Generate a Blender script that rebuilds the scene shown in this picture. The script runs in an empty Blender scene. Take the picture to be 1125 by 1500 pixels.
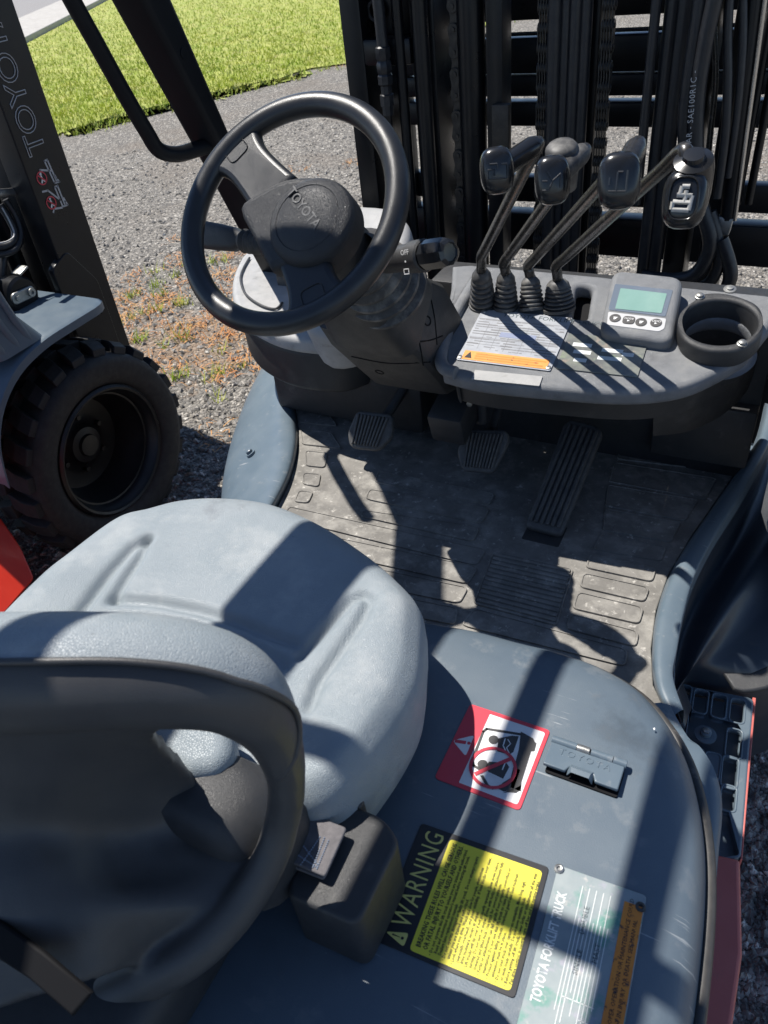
import bpy, bmesh, math, random
from mathutils import Vector, Matrix
random.seed(7)
SC = bpy.context.scene
COL = SC.collection
R_ = math.radians
# ------------------------------------------------------------------ camera
F_PX, CX, CY = 1130.0, 562.5, 750.0
CAM = Vector((0, 0, 1.75))
AX = Vector((0.8895358, 0.21145291, -0.40498608))      # world X, Y, Z seen in camera axes
AY = Vector((0.44522465, -0.60004649, 0.66461961))
AZ = Vector((-0.10247473, -0.77151272, -0.62790688))
cam_d = bpy.data.cameras.new('camera')
cam = bpy.data.objects.new('camera', cam_d)
COL.objects.link(cam)
SC.camera = cam
cam_d.sensor_fit = 'VERTICAL'
cam_d.sensor_height = 36.0
cam_d.lens = F_PX / 1500 * 36
cam_d.clip_start = 0.02
cam_d.clip_end = 400
cam.matrix_world = Matrix(((AX.x, -AX.y, -AX.z, CAM.x), (AY.x, -AY.y, -AY.z, CAM.y),
                           (AZ.x, -AZ.y, -AZ.z, CAM.z), (0, 0, 0, 1)))
cam_d.dof.use_dof = True
cam_d.dof.focus_distance = 1.35
cam_d.dof.aperture_fstop = 13.0
# ------------------------------------------------------------------ light
SUN_EL, SUN_AZ = R_(62), R_(-79)
SUN = Vector((math.cos(SUN_EL) * math.sin(SUN_AZ), math.cos(SUN_EL) * math.cos(SUN_AZ), math.sin(SUN_EL)))
W = bpy.data.worlds.new('World')
SC.world = W
W.use_nodes = True
nt = W.node_tree
sky = nt.nodes.new('ShaderNodeTexSky')
sky.sky_type = 'NISHITA'
sky.sun_disc = False
sky.sun_elevation = SUN_EL
sky.sun_rotation = SUN_AZ
sky.air_density = 0.8
sky.dust_density = 0.05
sky.ozone_density = 1.5
sky.altitude = 2500
nt.links.new(sky.outputs[0], nt.nodes['Background'].inputs[0])
nt.nodes['Background'].inputs[1].default_value = 0.125
sd = bpy.data.lights.new('sun', 'SUN')
sd.energy = 5.0
sd.angle = R_(0.53)
sd.color = (1.0, 0.955, 0.89)
so = bpy.data.objects.new('sun', sd)
COL.objects.link(so)
so.rotation_euler = SUN.to_track_quat('Z', 'Y').to_euler()
so.location = (-4, 2, 8)
SC.view_settings.view_transform = 'Standard'
SC.view_settings.look = 'None'
SC.view_settings.exposure = 0.48
SC.view_settings.gamma = 1
SC.view_settings.use_curve_mapping = False

# ------------------------------------------------------------------ survey helpers: sight lines of the photograph
def sight(u, v):
    a, b = u - CX, v - CY
    return Vector((AX.x * a + AX.y * b + AX.z * F_PX, AY.x * a + AY.y * b + AY.z * F_PX, AZ.x * a + AZ.y * b + AZ.z * F_PX))
def PZ(u, v, z):
    r = sight(u, v); return CAM + r * ((z - CAM.z) / r.z)
def PY(u, v, y):
    r = sight(u, v); return CAM + r * ((y - CAM.y) / r.y)
def PX(u, v, x):
    r = sight(u, v); return CAM + r * ((x - CAM.x) / r.x)
class Frame:
    def __init__(s, o, ex, ey):
        s.o = Vector(o); s.ex = Vector(ex).normalized()
        s.ez = s.ex.cross(Vector(ey)).normalized(); s.ey = s.ez.cross(s.ex)
    def pix(s, u, v, h=0.0):
        r = sight(u, v); q = s.o + s.ez * h
        p = CAM + r * ((q - CAM).dot(s.ez) / r.dot(s.ez)) - s.o
        return (p.dot(s.ex), p.dot(s.ey))
    def pts(s, px, h=0.0): return [s.pix(u, v, h) for u, v in px]
    def w(s, a, b, c=0.0): return s.o + s.ex * a + s.ey * b + s.ez * c
    def m(s):
        return Matrix(((s.ex.x, s.ey.x, s.ez.x, s.o.x), (s.ex.y, s.ey.y, s.ez.y, s.o.y), (s.ex.z, s.ey.z, s.ez.z, s.o.z), (0, 0, 0, 1)))
    def at(s, a, b, c=0.0):
        f = Frame(s.w(a, b, c), s.ex, s.ey); return f
    def rot(s, ang):
        c, n = math.cos(ang), math.sin(ang)
        return Frame(s.o, s.ex * c + s.ey * n, s.ey * c - s.ex * n)
def spline(pts, n=8, closed=False):
    P = [Vector(p) for p in pts]; N = len(P); out = []
    for i in range(N if closed else N - 1):
        if closed: p0, p1, p2, p3 = P[i - 1], P[i], P[(i + 1) % N], P[(i + 2) % N]
        else: p0, p1, p2, p3 = P[max(i - 1, 0)], P[i], P[i + 1], P[min(i + 2, N - 1)]
        for k in range(n):
            t = k / n
            out.append(0.5 * ((2 * p1) + (p2 - p0) * t + (2 * p0 - 5 * p1 + 4 * p2 - p3) * t * t + (3 * p1 - p0 - 3 * p2 + p3) * t ** 3))
    if not closed: out.append(P[-1])
    return out
def rounded(pts, r, n=5):
    P = [Vector((p[0], p[1])) for p in pts]; out = []; N = len(P)
    rr = r if isinstance(r, (list, tuple)) else [r] * N
    for i in range(N):
        a, b, c = P[i - 1], P[i], P[(i + 1) % N]
        d1, d2 = (a - b), (c - b)
        q = min(rr[i], d1.length * .48, d2.length * .48)
        if q < 1e-6: out.append(b); continue
        s, e = b + d1.normalized() * q, b + d2.normalized() * q
        for k in range(n + 1):
            t = k / n
            out.append(s * (1 - t) ** 2 + b * 2 * t * (1 - t) + e * t * t)
    return out
def rrect(w, h, r, cx=0, cy=0, n=5):
    return rounded([(cx - w / 2, cy - h / 2), (cx + w / 2, cy - h / 2), (cx + w / 2, cy + h / 2), (cx - w / 2, cy + h / 2)], r, n)
def circ(r, n=32, cx=0, cy=0, ry=None):
    ry = ry or r
    return [Vector((cx + r * math.cos(2 * math.pi * k / n), cy + ry * math.sin(2 * math.pi * k / n))) for k in range(n)]

# ------------------------------------------------------------------ materials
MATS = {}
def mat(name, c1, c2=None, scale=30, rough=.5, rough2=None, metal=0, spec=.5, bump=None, wear=None, coat=0, coords='Object', trans=0, alpha=1, detail=4, sheen=0, scratch=None):
    """c1..c2 mixed by noise; bump = list of (kind, scale, strength, distance); wear = (colour, scale, low, high)"""
    m = bpy.data.materials.new(name); MATS[name] = m
    m.use_nodes = True
    t = m.node_tree; N = t.nodes; L = t.links
    b = N['Principled BSDF']
    tc = N.new('ShaderNodeTexCoord')
    b.inputs['Metallic'].default_value = metal
    b.inputs['Roughness'].default_value = rough
    b.inputs['Specular IOR Level'].default_value = spec
    b.inputs['Coat Weight'].default_value = coat
    b.inputs['Coat Roughness'].default_value = .08
    b.inputs['Transmission Weight'].default_value = trans
    b.inputs['Alpha'].default_value = alpha
    b.inputs['Sheen Weight'].default_value = sheen
    col = None
    def noise(sc, det=4, rg=.6):
        n = N.new('ShaderNodeTexNoise'); n.inputs['Scale'].default_value = sc; n.inputs['Detail'].default_value = det
        n.inputs['Roughness'].default_value = rg
        L.new(tc.outputs[coords], n.inputs['Vector']); return n
    if c2 is None:
        b.inputs['Base Color'].default_value = (*c1, 1)
    else:
        n = noise(scale, detail)
        mr = N.new('ShaderNodeMapRange'); mr.inputs[1].default_value = .33; mr.inputs[2].default_value = .67
        L.new(n.outputs['Fac'], mr.inputs[0])
        mx = N.new('ShaderNodeMix'); mx.data_type = 'RGBA'
        mx.inputs[6].default_value = (*c1, 1); mx.inputs[7].default_value = (*c2, 1)
        L.new(mr.outputs[0], mx.inputs[0]); col = mx.outputs[2]
    if wear:
        for wc, ws, lo, hi in (wear if isinstance(wear, list) else [wear]):
            n = noise(ws, 6, .65)
            mr = N.new('ShaderNodeMapRange'); mr.inputs[1].default_value = lo; mr.inputs[2].default_value = hi
            L.new(n.outputs['Fac'], mr.inputs[0])
            mx = N.new('ShaderNodeMix'); mx.data_type = 'RGBA'
            if col is None: mx.inputs[6].default_value = (*c1, 1)
            else: L.new(col, mx.inputs[6])
            mx.inputs[7].default_value = (*wc, 1)
            L.new(mr.outputs[0], mx.inputs[0]); col = mx.outputs[2]
    if col is not None: L.new(col, b.inputs['Base Color'])
    if rough2 is not None:
        n = noise(scale * 1.7, 5)
        mr = N.new('ShaderNodeMapRange'); mr.inputs[1].default_value = .3; mr.inputs[2].default_value = .7
        mr.inputs[3].default_value = rough; mr.inputs[4].default_value = rough2
        L.new(n.outputs['Fac'], mr.inputs[0]); L.new(mr.outputs[0], b.inputs['Roughness'])
    if scratch:
        for ang_, sx_ in ((.5, 1.0), (1.9, .8)):
            mp = N.new('ShaderNodeMapping'); mp.inputs['Rotation'].default_value = (0, 0, ang_); mp.inputs['Scale'].default_value = (9 * sx_, 330 * sx_, 9)
            L.new(tc.outputs[coords], mp.inputs['Vector'])
            n = N.new('ShaderNodeTexNoise'); n.inputs['Scale'].default_value = 1.0; n.inputs['Detail'].default_value = 2; L.new(mp.outputs[0], n.inputs['Vector'])
            n2 = noise(11, 3)
            a_ = N.new('ShaderNodeMath'); a_.operation = 'MULTIPLY'; L.new(n.outputs['Fac'], a_.inputs[0]); L.new(n2.outputs['Fac'], a_.inputs[1])
            mr = N.new('ShaderNodeMapRange'); mr.inputs[1].default_value = .43; mr.inputs[2].default_value = .47; mr.inputs[4].default_value = .8
            L.new(a_.outputs[0], mr.inputs[0])
            mx = N.new('ShaderNodeMix'); mx.data_type = 'RGBA'
            if col is None: mx.inputs[6].default_value = (*c1, 1)
            else: L.new(col, mx.inputs[6])
            mx.inputs[7].default_value = (*scratch, 1)
            L.new(mr.outputs[0], mx.inputs[0]); col = mx.outputs[2]
        L.new(col, b.inputs['Base Color'])
    prev = None
    for kind, sc, st, dist in (bump or []):
        if kind == 'noise':
            n = noise(sc, 3); o = n.outputs['Fac']
        elif kind == 'cell':
            n = N.new('ShaderNodeTexVoronoi'); n.inputs['Scale'].default_value = sc; n.feature = 'DISTANCE_TO_EDGE'
            L.new(tc.outputs[coords], n.inputs['Vector'])
            mr = N.new('ShaderNodeMapRange'); mr.inputs[2].default_value = .16
            L.new(n.outputs['Distance'], mr.inputs[0]); o = mr.outputs[0]
        else:
            n = N.new('ShaderNodeTexVoronoi'); n.inputs['Scale'].default_value = sc
            L.new(tc.outputs[coords], n.inputs['Vector']); o = n.outputs['Distance']
        bp = N.new('ShaderNodeBump'); bp.inputs['Strength'].default_value = st; bp.inputs['Distance'].default_value = dist
        L.new(o, bp.inputs['Height'])
        if prev: L.new(prev, bp.inputs['Normal'])
        prev = bp.outputs['Normal']
    if prev: L.new(prev, b.inputs['Normal'])
    return m
VINYL = mat('grey_vinyl', (.215, .252, .275), (.268, .30, .32), 9, .42, .58, bump=[('cell', 520, .38, .0012), ('noise', 1000, .25, .0006)], wear=[((.37, .39, .395), 12, .52, .8), ((.14, .15, .155), 90, .68, .78), ((.15, .165, .18), 9, .60, .8)])
VINYL_D = mat('dark_seat_shell', (.042, .042, .044), (.06, .058, .056), 12, .36, .5, bump=[('cell', 600, .15, .0006)])
HOODP = mat('hood_paint', (.088, .118, .148), (.112, .142, .168), 9, .34, .5, bump=[('noise', 700, .3, .0007)], wear=[((.17, .19, .205), 24, .56, .74), ((.30, .32, .33), 160, .70, .76), ((.055, .07, .085), 6, .60, .75)], detail=8, scratch=(.30, .32, .33))
PAINT = mat('grey_paint', (.098, .135, .168), (.122, .158, .188), 14, .3, .45, bump=[('noise', 400, .12, .0006)], wear=[((.20, .22, .235), 40, .60, .74), ((.33, .33, .32), 130, .70, .76)], detail=7, scratch=(.32, .33, .34))
PLAST = mat('black_plastic', (.028, .029, .031), (.038, .038, .039), 40, .42, .55, bump=[('cell', 900, .3, .0007)], wear=((.09, .088, .082), 26, .6, .8))
DASHP = mat('dash_plastic', (.15, .156, .165), (.20, .206, .213), 30, .4, .55, bump=[('cell', 620, .45, .0010)], wear=[((.25, .25, .245), 22, .5, .8), ((.09, .09, .095), 12, .6, .8), ((.33, .33, .32), 300, .64, .74)])
SHROUD = mat('shroud_plastic', (.026, .0262, .0265), (.037, .036, .035), 20, .45, .6, bump=[('cell', 900, .2, .0006)], wear=[((.075, .07, .064), 14, .55, .8), ((.10, .095, .085), 120, .68, .78)])
COWLP = mat('cowl_plastic', (.33, .33, .325), (.41, .405, .395), 26, .42, .6, bump=[('cell', 800, .3, .0008)], wear=((.22, .215, .2), 30, .58, .75))
WHEELP = mat('wheel_rubber', (.016, .017, .019), (.022, .023, .025), 25, .3, .4, bump=[('cell', 1200, .12, .0004)])
EMBL = mat('moulded_letters', (.05, .052, .056), None, rough=.4)
PADP = mat('horn_pad_rubber', (.017, .018, .021), (.023, .024, .026), 25, .42, .52, bump=[('cell', 750, .5, .0009)])
KNOB = mat('knob_plastic', (.014, .015, .017), None, rough=.22, bump=[('noise', 600, .08, .0003)])
RODM = mat('black_rod_steel', (.014, .014, .014), (.03, .028, .025), 90, .22, .38, spec=.6, wear=((.13, .12, .11), 60, .58, .72))
BOOT = mat('bellows_rubber', (.04, .04, .041), (.075, .072, .068), 60, .5, .65, wear=((.17, .165, .155), 30, .5, .72))
MAT_R = mat('dusty_mat_rubber', (.135, .128, .117), (.225, .214, .195), 16, .72, .9, bump=[('noise', 160, .35, .002), ('noise', 600, .2, .0008)], wear=[((.32, .305, .275), 30, .48, .72), ((.55, .525, .475), 75, .60, .74), ((.09, .085, .08), 11, .58, .76)], detail=8)
PEDAL = mat('pedal_rubber', (.065, .066, .067), (.10, .098, .094), 60, .6, .8, wear=((.12, .115, .105), 120, .55, .7))
MASTP = mat('mast_black_paint', (.006, .0065, .008), (.010, .0105, .012), 12, .26, .4, spec=.32, bump=[('noise', 150, .06, .0006)], wear=((.025, .024, .022), 30, .68, .82))
MASTG = mat('inner_rail_steel', (.03, .026, .022), (.06, .05, .04), 35, .4, .6, metal=.4)
GUARD = mat('guard_black_paint', (.008, .009, .011), (.012, .013, .015), 15, .4, .5, spec=.15, bump=[('noise', 220, .1, .0006)])
HOSE = mat('hose_rubber', (.012, .013, .016), (.02, .021, .024), 50, .32, .5, spec=.5, wear=((.04, .04, .04), 30, .6, .75))
STEEL = mat('zinc_steel', (.30, .30, .29), (.42, .42, .40), 60, .35, .5, metal=.85)
CHROME = mat('cylinder_chrome', (.5, .5, .5), None, rough=.15, metal=1)
CHAIN = mat('greased_chain', (.03, .03, .031), (.07, .066, .06), 80, .3, .5, metal=.6)
REDP = mat('red_paint', (.60, .030, .012), (.64, .038, .016), 14, .3, .42, coat=.3, bump=[('noise', 300, .06, .0005)])
REDF = mat('faded_red_paint', (.50, .12, .10), (.54, .14, .12), 20, .4, .55, bump=[('noise', 300, .1, .0005)], wear=((.36, .13, .1), 40, .6, .8))
TYRE = mat('tyre_rubber', (.016, .016, .0165), (.028, .027, .026), 30, .65, .85, bump=[('noise', 120, .25, .0015)], wear=((.05, .046, .042), 20, .6, .8))
RIMP = mat('rim_black', (.007, .007, .008), (.011, .011, .011), 20, .35, .5)
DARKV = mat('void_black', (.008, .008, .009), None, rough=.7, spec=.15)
SEAL = mat('worn_edge_seal', (.03, .03, .03), (.065, .06, .054), 30, .4, .6, wear=((.2, .18, .16), 45, .6, .8))
YEL = mat('label_yellow', (.80, .71, .05), (.78, .68, .05), 20, .4, .5)
LBLK = mat('label_black', (.018, .018, .02), None, rough=.4)
LYEL = mat('label_letter_yellow', (.70, .62, .18), None, rough=.45)
WHT = mat('label_white', (.80, .79, .78), (.74, .74, .73), 60, .42, wear=((.6, .6, .6), 180, .66, .72))
RED = mat('label_red', (.62, .045, .07), (.58, .05, .075), 30, .4, wear=((.7, .25, .25), 150, .7, .78))
PICT = mat('label_print_grey', (.045, .043, .043), (.06, .057, .056), 60, .5, wear=((.16, .15, .15), 170, .64, .72))
ORG = mat('label_orange', (.72, .25, .03), (.62, .2, .03), 40, .5, wear=((.1, .05, .03), 160, .60, .66))
ORG2 = mat('label_orange_clean', (.78, .33, .08), (.7, .28, .06), 60, .45)
PLATE = mat('worn_data_plate', (.22, .265, .275), (.30, .335, .335), 30, .4, .6, metal=.1, wear=[((.11, .27, .22), 22, .53, .64), ((.36, .34, .40), 38, .58, .68), ((.42, .41, .39), 70, .6, .7)])
PLINE = mat('plate_print', (.66, .68, .66), None, rough=.5)
PDARK = mat('plate_dark_print', (.05, .075, .085), None, rough=.5)
SPEC = mat('spec_plate_white', (.40, .415, .44), (.33, .345, .375), 50, .35, .45, metal=.15)
SPRT = mat('spec_plate_print', (.20, .20, .21), None, rough=.5)
BLUEL = mat('spec_plate_blue', (.22, .25, .36), None, rough=.5)
GLASSL = mat('clear_label_film', (.12, .125, .13), (.22, .23, .20), 32, .14, spec=.5, wear=[((.34, .27, .22), 50, .58, .7), ((.25, .30, .2), 38, .6, .72)])
LCD = mat('lcd_screen', (.20, .34, .295), (.225, .365, .32), 30, .2, coat=.5)
LCDB = mat('lcd_surround', (.14, .17, .21), None, rough=.2, coat=.4)
MEMB = mat('membrane_silver', (.50, .50, .50), None, rough=.4)
WEB = mat('belt_webbing', (.10, .095, .10), (.15, .14, .145), 120, .8, bump=[('noise', 900, .6, .001)])
STITCH = mat('belt_stitch', (.22, .26, .33), None, rough=.7)
LETW = mat('outline_letter_silver', (.42, .42, .42), None, rough=.4)
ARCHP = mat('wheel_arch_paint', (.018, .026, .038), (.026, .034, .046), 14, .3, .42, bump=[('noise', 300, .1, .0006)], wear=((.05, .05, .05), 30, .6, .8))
BLUEP = mat('blue_grey_paint', (.085, .12, .155), (.105, .14, .17), 18, .32, .42, bump=[('noise', 300, .1, .0006)])
EMB = mat('emblem_moulded', (.03, .032, .036), None, rough=.35)
EMBW = mat('emblem_worn_silver', (.34, .33, .31), (.5, .49, .46), 200, .5)
CONC = mat('kerb_concrete', (.36, .34, .31), (.44, .42, .385), 8, .8, .95, bump=[('noise', 60, .4, .004)])
ROAD = mat('road_asphalt', (.21, .20, .195), (.27, .26, .25), 60, .85, .95, bump=[('noise', 150, .5, .006)])
BLADE = mat('grass_blade', (.28, .40, .028), (.52, .54, .09), 2.2, .55, wear=[((.62, .56, .25), 5, .52, .72), ((.16, .28, .03), 1.1, .55, .75), ((.55, .45, .24), .8, .6, .74)], spec=.25)
STRAW = mat('dry_weed_straw', (.48, .17, .035), (.55, .30, .10), 8, .7, wear=((.45, .36, .22), 12, .55, .7))
STONE = mat('gravel_stone', (.09, .086, .08), (.34, .315, .28), 24, .8, .95, detail=0, wear=((.74, .69, .60), 31, .58, .64))
def gravel_mat():
    m = bpy.data.materials.new('gravel_ground'); m.use_nodes = True
    t = m.node_tree; N = t.nodes; L = t.links; b = N['Principled BSDF']
    tc = N.new('ShaderNodeTexCoord')
    def vor(s, feat='F1'):
        v = N.new('ShaderNodeTexVoronoi'); v.inputs['Scale'].default_value = s; v.feature = feat
        L.new(tc.outputs['Object'], v.inputs['Vector']); return v
    def noi(s, d=5):
        n = N.new('ShaderNodeTexNoise'); n.inputs['Scale'].default_value = s; n.inputs['Detail'].default_value = d
        L.new(tc.outputs['Object'], n.inputs['Vector']); return n
    v1 = vor(68); v2 = vor(150)
    rp = N.new('ShaderNodeValToRGB')
    e = rp.color_ramp.elements
    e[0].position = 0; e[0].color = (.05, .048, .047, 1)
    e[1].position = 1; e[1].color = (.70, .65, .57, 1)
    for p, c in ((.3, (.125, .117, .106, 1)), (.62, (.205, .19, .166, 1)), (.86, (.345, .315, .27, 1))):
        x = e.new(p); x.color = c
    sp = N.new('ShaderNodeSeparateColor'); L.new(v1.outputs['Color'], sp.inputs[0]); L.new(sp.outputs[0], rp.inputs[0])
    rp2 = N.new('ShaderNodeValToRGB'); e = rp2.color_ramp.elements
    e[0].color = (.05, .048, .046, 1); e[1].color = (.42, .39, .34, 1)
    sp2 = N.new('ShaderNodeSeparateColor'); L.new(v2.outputs['Color'], sp2.inputs[0]); L.new(sp2.outputs[0], rp2.inputs[0])
    mx = N.new('ShaderNodeMix'); mx.data_type = 'RGBA'; mx.inputs[0].default_value = .4
    L.new(rp.outputs[0], mx.inputs[6]); L.new(rp2.outputs[0], mx.inputs[7])
    # brown soil and rust-coloured litter in patches
    n1 = noi(1.1, 7); r1 = N.new('ShaderNodeMapRange'); r1.inputs[1].default_value = .52; r1.inputs[2].default_value = .72
    L.new(n1.outputs['Fac'], r1.inputs[0])
    m2 = N.new('ShaderNodeMix'); m2.data_type = 'RGBA'; m2.inputs[7].default_value = (.20, .165, .13, 1)
    sc = N.new('ShaderNodeMath'); sc.operation = 'MULTIPLY'; sc.inputs[1].default_value = .55
    L.new(r1.outputs[0], sc.inputs[0]); L.new(sc.outputs[0], m2.inputs[0]); L.new(mx.outputs[2], m2.inputs[6])
    # litter patch near the parked truck
    geo = N.new('ShaderNodeVectorMath'); geo.operation = 'DISTANCE'; geo.inputs[1].default_value = (-2.75, 2.75, 0)
    L.new(tc.outputs['Object'], geo.inputs[0])
    r3 = N.new('ShaderNodeMapRange'); r3.inputs[1].default_value = .2; r3.inputs[2].default_value = .95; r3.inputs[3].default_value = .62; r3.inputs[4].default_value = 0
    L.new(geo.outputs['Value'], r3.inputs[0])
    n3 = noi(9, 6); ad = N.new('ShaderNodeMath'); ad.operation = 'ADD'; L.new(n3.outputs['Fac'], ad.inputs[0]); L.new(r3.outputs[0], ad.inputs[1])
    r4 = N.new('ShaderNodeMapRange'); r4.inputs[1].default_value = .86; r4.inputs[2].default_value = 1.06; r4.inputs[4].default_value = .5
    L.new(ad.outputs[0], r4.inputs[0])
    m3 = N.new('ShaderNodeMix'); m3.data_type = 'RGBA'; m3.inputs[7].default_value = (.30, .19, .11, 1)
    L.new(r4.outputs[0], m3.inputs[0]); L.new(m2.outputs[2], m3.inputs[6])
    L.new(m3.outputs[2], b.inputs['Base Color'])
    b.inputs['Roughness'].default_value = .9; b.inputs['Specular IOR Level'].default_value = .25
    b1 = N.new('ShaderNodeBump'); b1.invert = True; b1.inputs['Strength'].default_value = .9; b1.inputs['Distance'].default_value = .012
    L.new(v1.outputs['Distance'], b1.inputs['Height'])
    b2 = N.new('ShaderNodeBump'); b2.invert = True; b2.inputs['Strength'].default_value = .7; b2.inputs['Distance'].default_value = .006
    L.new(v2.outputs['Distance'], b2.inputs['Height']); L.new(b1.outputs[0], b2.inputs['Normal'])
    L.new(b2.outputs[0], b.inputs['Normal'])
    return m
GRAVEL = gravel_mat()
TURF = mat('turf_soil', (.24, .30, .045), (.40, .40, .11), 3.0, .9, wear=((.33, .27, .15), 4, .55, .75), bump=[('noise', 30, .6, .03)])

# ------------------------------------------------------------------ object helpers
def link(name, me, m, parent=None, smooth=None):
    if m is not None and len(me.materials) == 0: me.materials.append(m)
    if smooth is not None:
        me.shade_smooth()
        if smooth < 180: me.set_sharp_from_angle(angle=R_(smooth))
    o = bpy.data.objects.new(name, me)
    COL.objects.link(o)
    if parent is not None: adopt(o, parent)
    return o
def world_of(o):
    if o.parent is None: return Matrix.LocRotScale(o.location, o.rotation_euler, o.scale)
    return world_of(o.parent) @ o.matrix_parent_inverse @ Matrix.LocRotScale(o.location, o.rotation_euler, o.scale)
def adopt(o, parent):
    o.parent = parent
    o.matrix_parent_inverse = world_of(parent).inverted()
def thing(name, label, cat, loc=(0, 0, 0), group=None):
    o = bpy.data.objects.new(name, None); COL.objects.link(o)
    o.empty_display_size = .1
    o.location = loc
    return tag(o, label, cat, group)
def tag(o, label, cat, group=None):
    o['label'] = label; o['category'] = cat
    if group: o['group'] = group
    return o
def from_py(v, f):
    me = bpy.data.meshes.new('mesh'); me.from_pydata([tuple(x) for x in v], [], f); me.update(); return me
def bm_mesh(bm):
    bmesh.ops.recalc_face_normals(bm, faces=bm.faces)
    me = bpy.data.meshes.new('mesh'); bm.to_mesh(me); bm.free(); return me
def plate_mesh(F, loops, z0, z1, bev=.002, bres=2):
    """closed 2D loops in frame F (first outer, the rest holes) extruded from z0 to z1 with rounded edges"""
    cu = bpy.data.curves.new('c', 'CURVE'); cu.dimensions = '2D'; cu.fill_mode = 'BOTH'
    h = (z1 - z0) / 2; bev = min(bev, h * .98)
    cu.extrude = max(h - bev, 0); cu.bevel_depth = bev; cu.bevel_resolution = bres; cu.offset = -bev
    for lp in loops:
        s = cu.splines.new('POLY'); s.points.add(len(lp) - 1); s.use_cyclic_u = True
        for p, q in zip(s.points, lp): p.co = (q[0], q[1], 0, 1)
    o = bpy.data.objects.new('c', cu); COL.objects.link(o)
    dg = bpy.context.evaluated_depsgraph_get()
    me = bpy.data.meshes.new_from_object(o.evaluated_get(dg))
    bpy.data.objects.remove(o); bpy.data.curves.remove(cu)
    me.materials.clear()
    me.transform(F.at(0, 0, (z0 + z1) / 2).m())
    return me
def plate(name, F, loops, z0, z1, m, parent=None, bev=.002, smooth=35, bres=2):
    if not isinstance(loops[0], (list,)): loops = [loops]
    return link(name, plate_mesh(F, loops, z0, z1, bev, bres), m, parent, smooth)
def join_meshes(ms):
    bm = bmesh.new()
    for x in ms:
        bm.from_mesh(x)
    me = bpy.data.meshes.new('mesh'); bm.to_mesh(me); bm.free(); return me
def tube_mesh(pts, r, seg=10, caps=True, closed=False, flat=None):
    P = [Vector(p) for p in pts]; N = len(P)
    rs = r if isinstance(r, (list, tuple)) else [r] * N
    v = []; f = []
    T = []
    for i in range(N):
        if closed: d = P[(i + 1) % N] - P[i - 1]
        else: d = P[min(i + 1, N - 1)] - P[max(i - 1, 0)]
        T.append(d.normalized())
    up = Vector((0, 0, 1)) if abs(T[0].z) < .9 else Vector((1, 0, 0))
    nx = T[0].cross(up).normalized()
    for i in range(N):
        nx = (nx - T[i] * nx.dot(T[i])).normalized(); ny = T[i].cross(nx)
        for k in range(seg):
            a = 2 * math.pi * k / seg
            v.append(P[i] + nx * rs[i] * math.cos(a) + ny * rs[i] * math.sin(a))
    for i in range(N if closed else N - 1):
        j = (i + 1) % N
        for k in range(seg):
            l = (k + 1) % seg
            f.append((i * seg + k, i * seg + l, j * seg + l, j * seg + k))
    if caps and not closed:
        f.append(tuple(range(seg - 1, -1, -1))); f.append(tuple((N - 1) * seg + k for k in range(seg)))
    me = from_py(v, f)
    bm = bmesh.new(); bm.from_mesh(me); return bm_mesh(bm)
def tube(name, pts, r, m, parent=None, seg=10, closed=False, smooth=60):
    return link(name, tube_mesh(pts, r, seg, True, closed), m, parent, smooth)
def box_mesh(F, sx, sy, sz, bev=.003, seg=2, taper=None):
    bm = bmesh.new(); bmesh.ops.create_cube(bm, size=1)
    for q in bm.verts:
        k = 1.0
        if taper and q.co.z > 0: k = taper
        q.co = Vector((q.co.x * sx * k, q.co.y * sy * k, q.co.z * sz))
    if bev > 0: bmesh.ops.bevel(bm, geom=list(bm.edges), offset=bev, segments=seg, affect='EDGES', profile=.5)
    bm.transform(F.m()); return bm_mesh(bm)
def box(name, F, sx, sy, sz, m, parent=None, bev=.003, seg=2, taper=None):
    return link(name, box_mesh(F, sx, sy, sz, bev, seg, taper), m, parent, 40)
WORLD = Frame((0, 0, 0), (1, 0, 0), (0, 1, 0))
def wbox(name, x0, x1, y0, y1, z0, z1, m, parent=None, bev=.004):
    return box(name, Frame(((x0 + x1) / 2, (y0 + y1) / 2, (z0 + z1) / 2), (1, 0, 0), (0, 1, 0)), x1 - x0, y1 - y0, z1 - z0, m, parent, bev)
def lathe_mesh(F, prof, seg=32, sweep=2 * math.pi):
    v = []; f = []; n = len(prof)
    for k in range(seg):
        a = sweep * k / seg
        for r, z in prof: v.append(F.w(r * math.cos(a), r * math.sin(a), z))
    for k in range(seg):
        l = (k + 1) % seg
        for i in range(n - 1):
            f.append((k * n + i, l * n + i, l * n + i + 1, k * n + i + 1))
    bm = bmesh.new(); bm.from_mesh(from_py(v, f)); bmesh.ops.remove_doubles(bm, verts=bm.verts, dist=1e-5); return bm_mesh(bm)
def lathe(name, F, prof, m, parent=None, seg=32, smooth=40):
    return link(name, lathe_mesh(F, prof, seg), m, parent, smooth)
def loft_mesh(rings, closed=True, cap0=False, cap1=False):
    n = len(rings[0]); v = [p for r in rings for p in r]; f = []
    for i in range(len(rings) - 1):
        for k in range(n if closed else n - 1):
            l = (k + 1) % n
            f.append((i * n + k, i * n + l, (i + 1) * n + l, (i + 1) * n + k))
    if cap0: f.append(tuple(range(n - 1, -1, -1)))
    if cap1: f.append(tuple((len(rings) - 1) * n + k for k in range(n)))
    bm = bmesh.new(); bm.from_mesh(from_py(v, f)); return bm_mesh(bm)
def loft(name, rings, m, parent=None, closed=True, cap0=False, cap1=False, smooth=40, thick=0):
    me = loft_mesh(rings, closed, cap0, cap1)
    if thick:
        bm = bmesh.new(); bm.from_mesh(me); g = list(bm.faces)
        bmesh.ops.solidify(bm, geom=g, thickness=thick); me = bm_mesh(bm)
    return link(name, me, m, parent, smooth)
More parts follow.
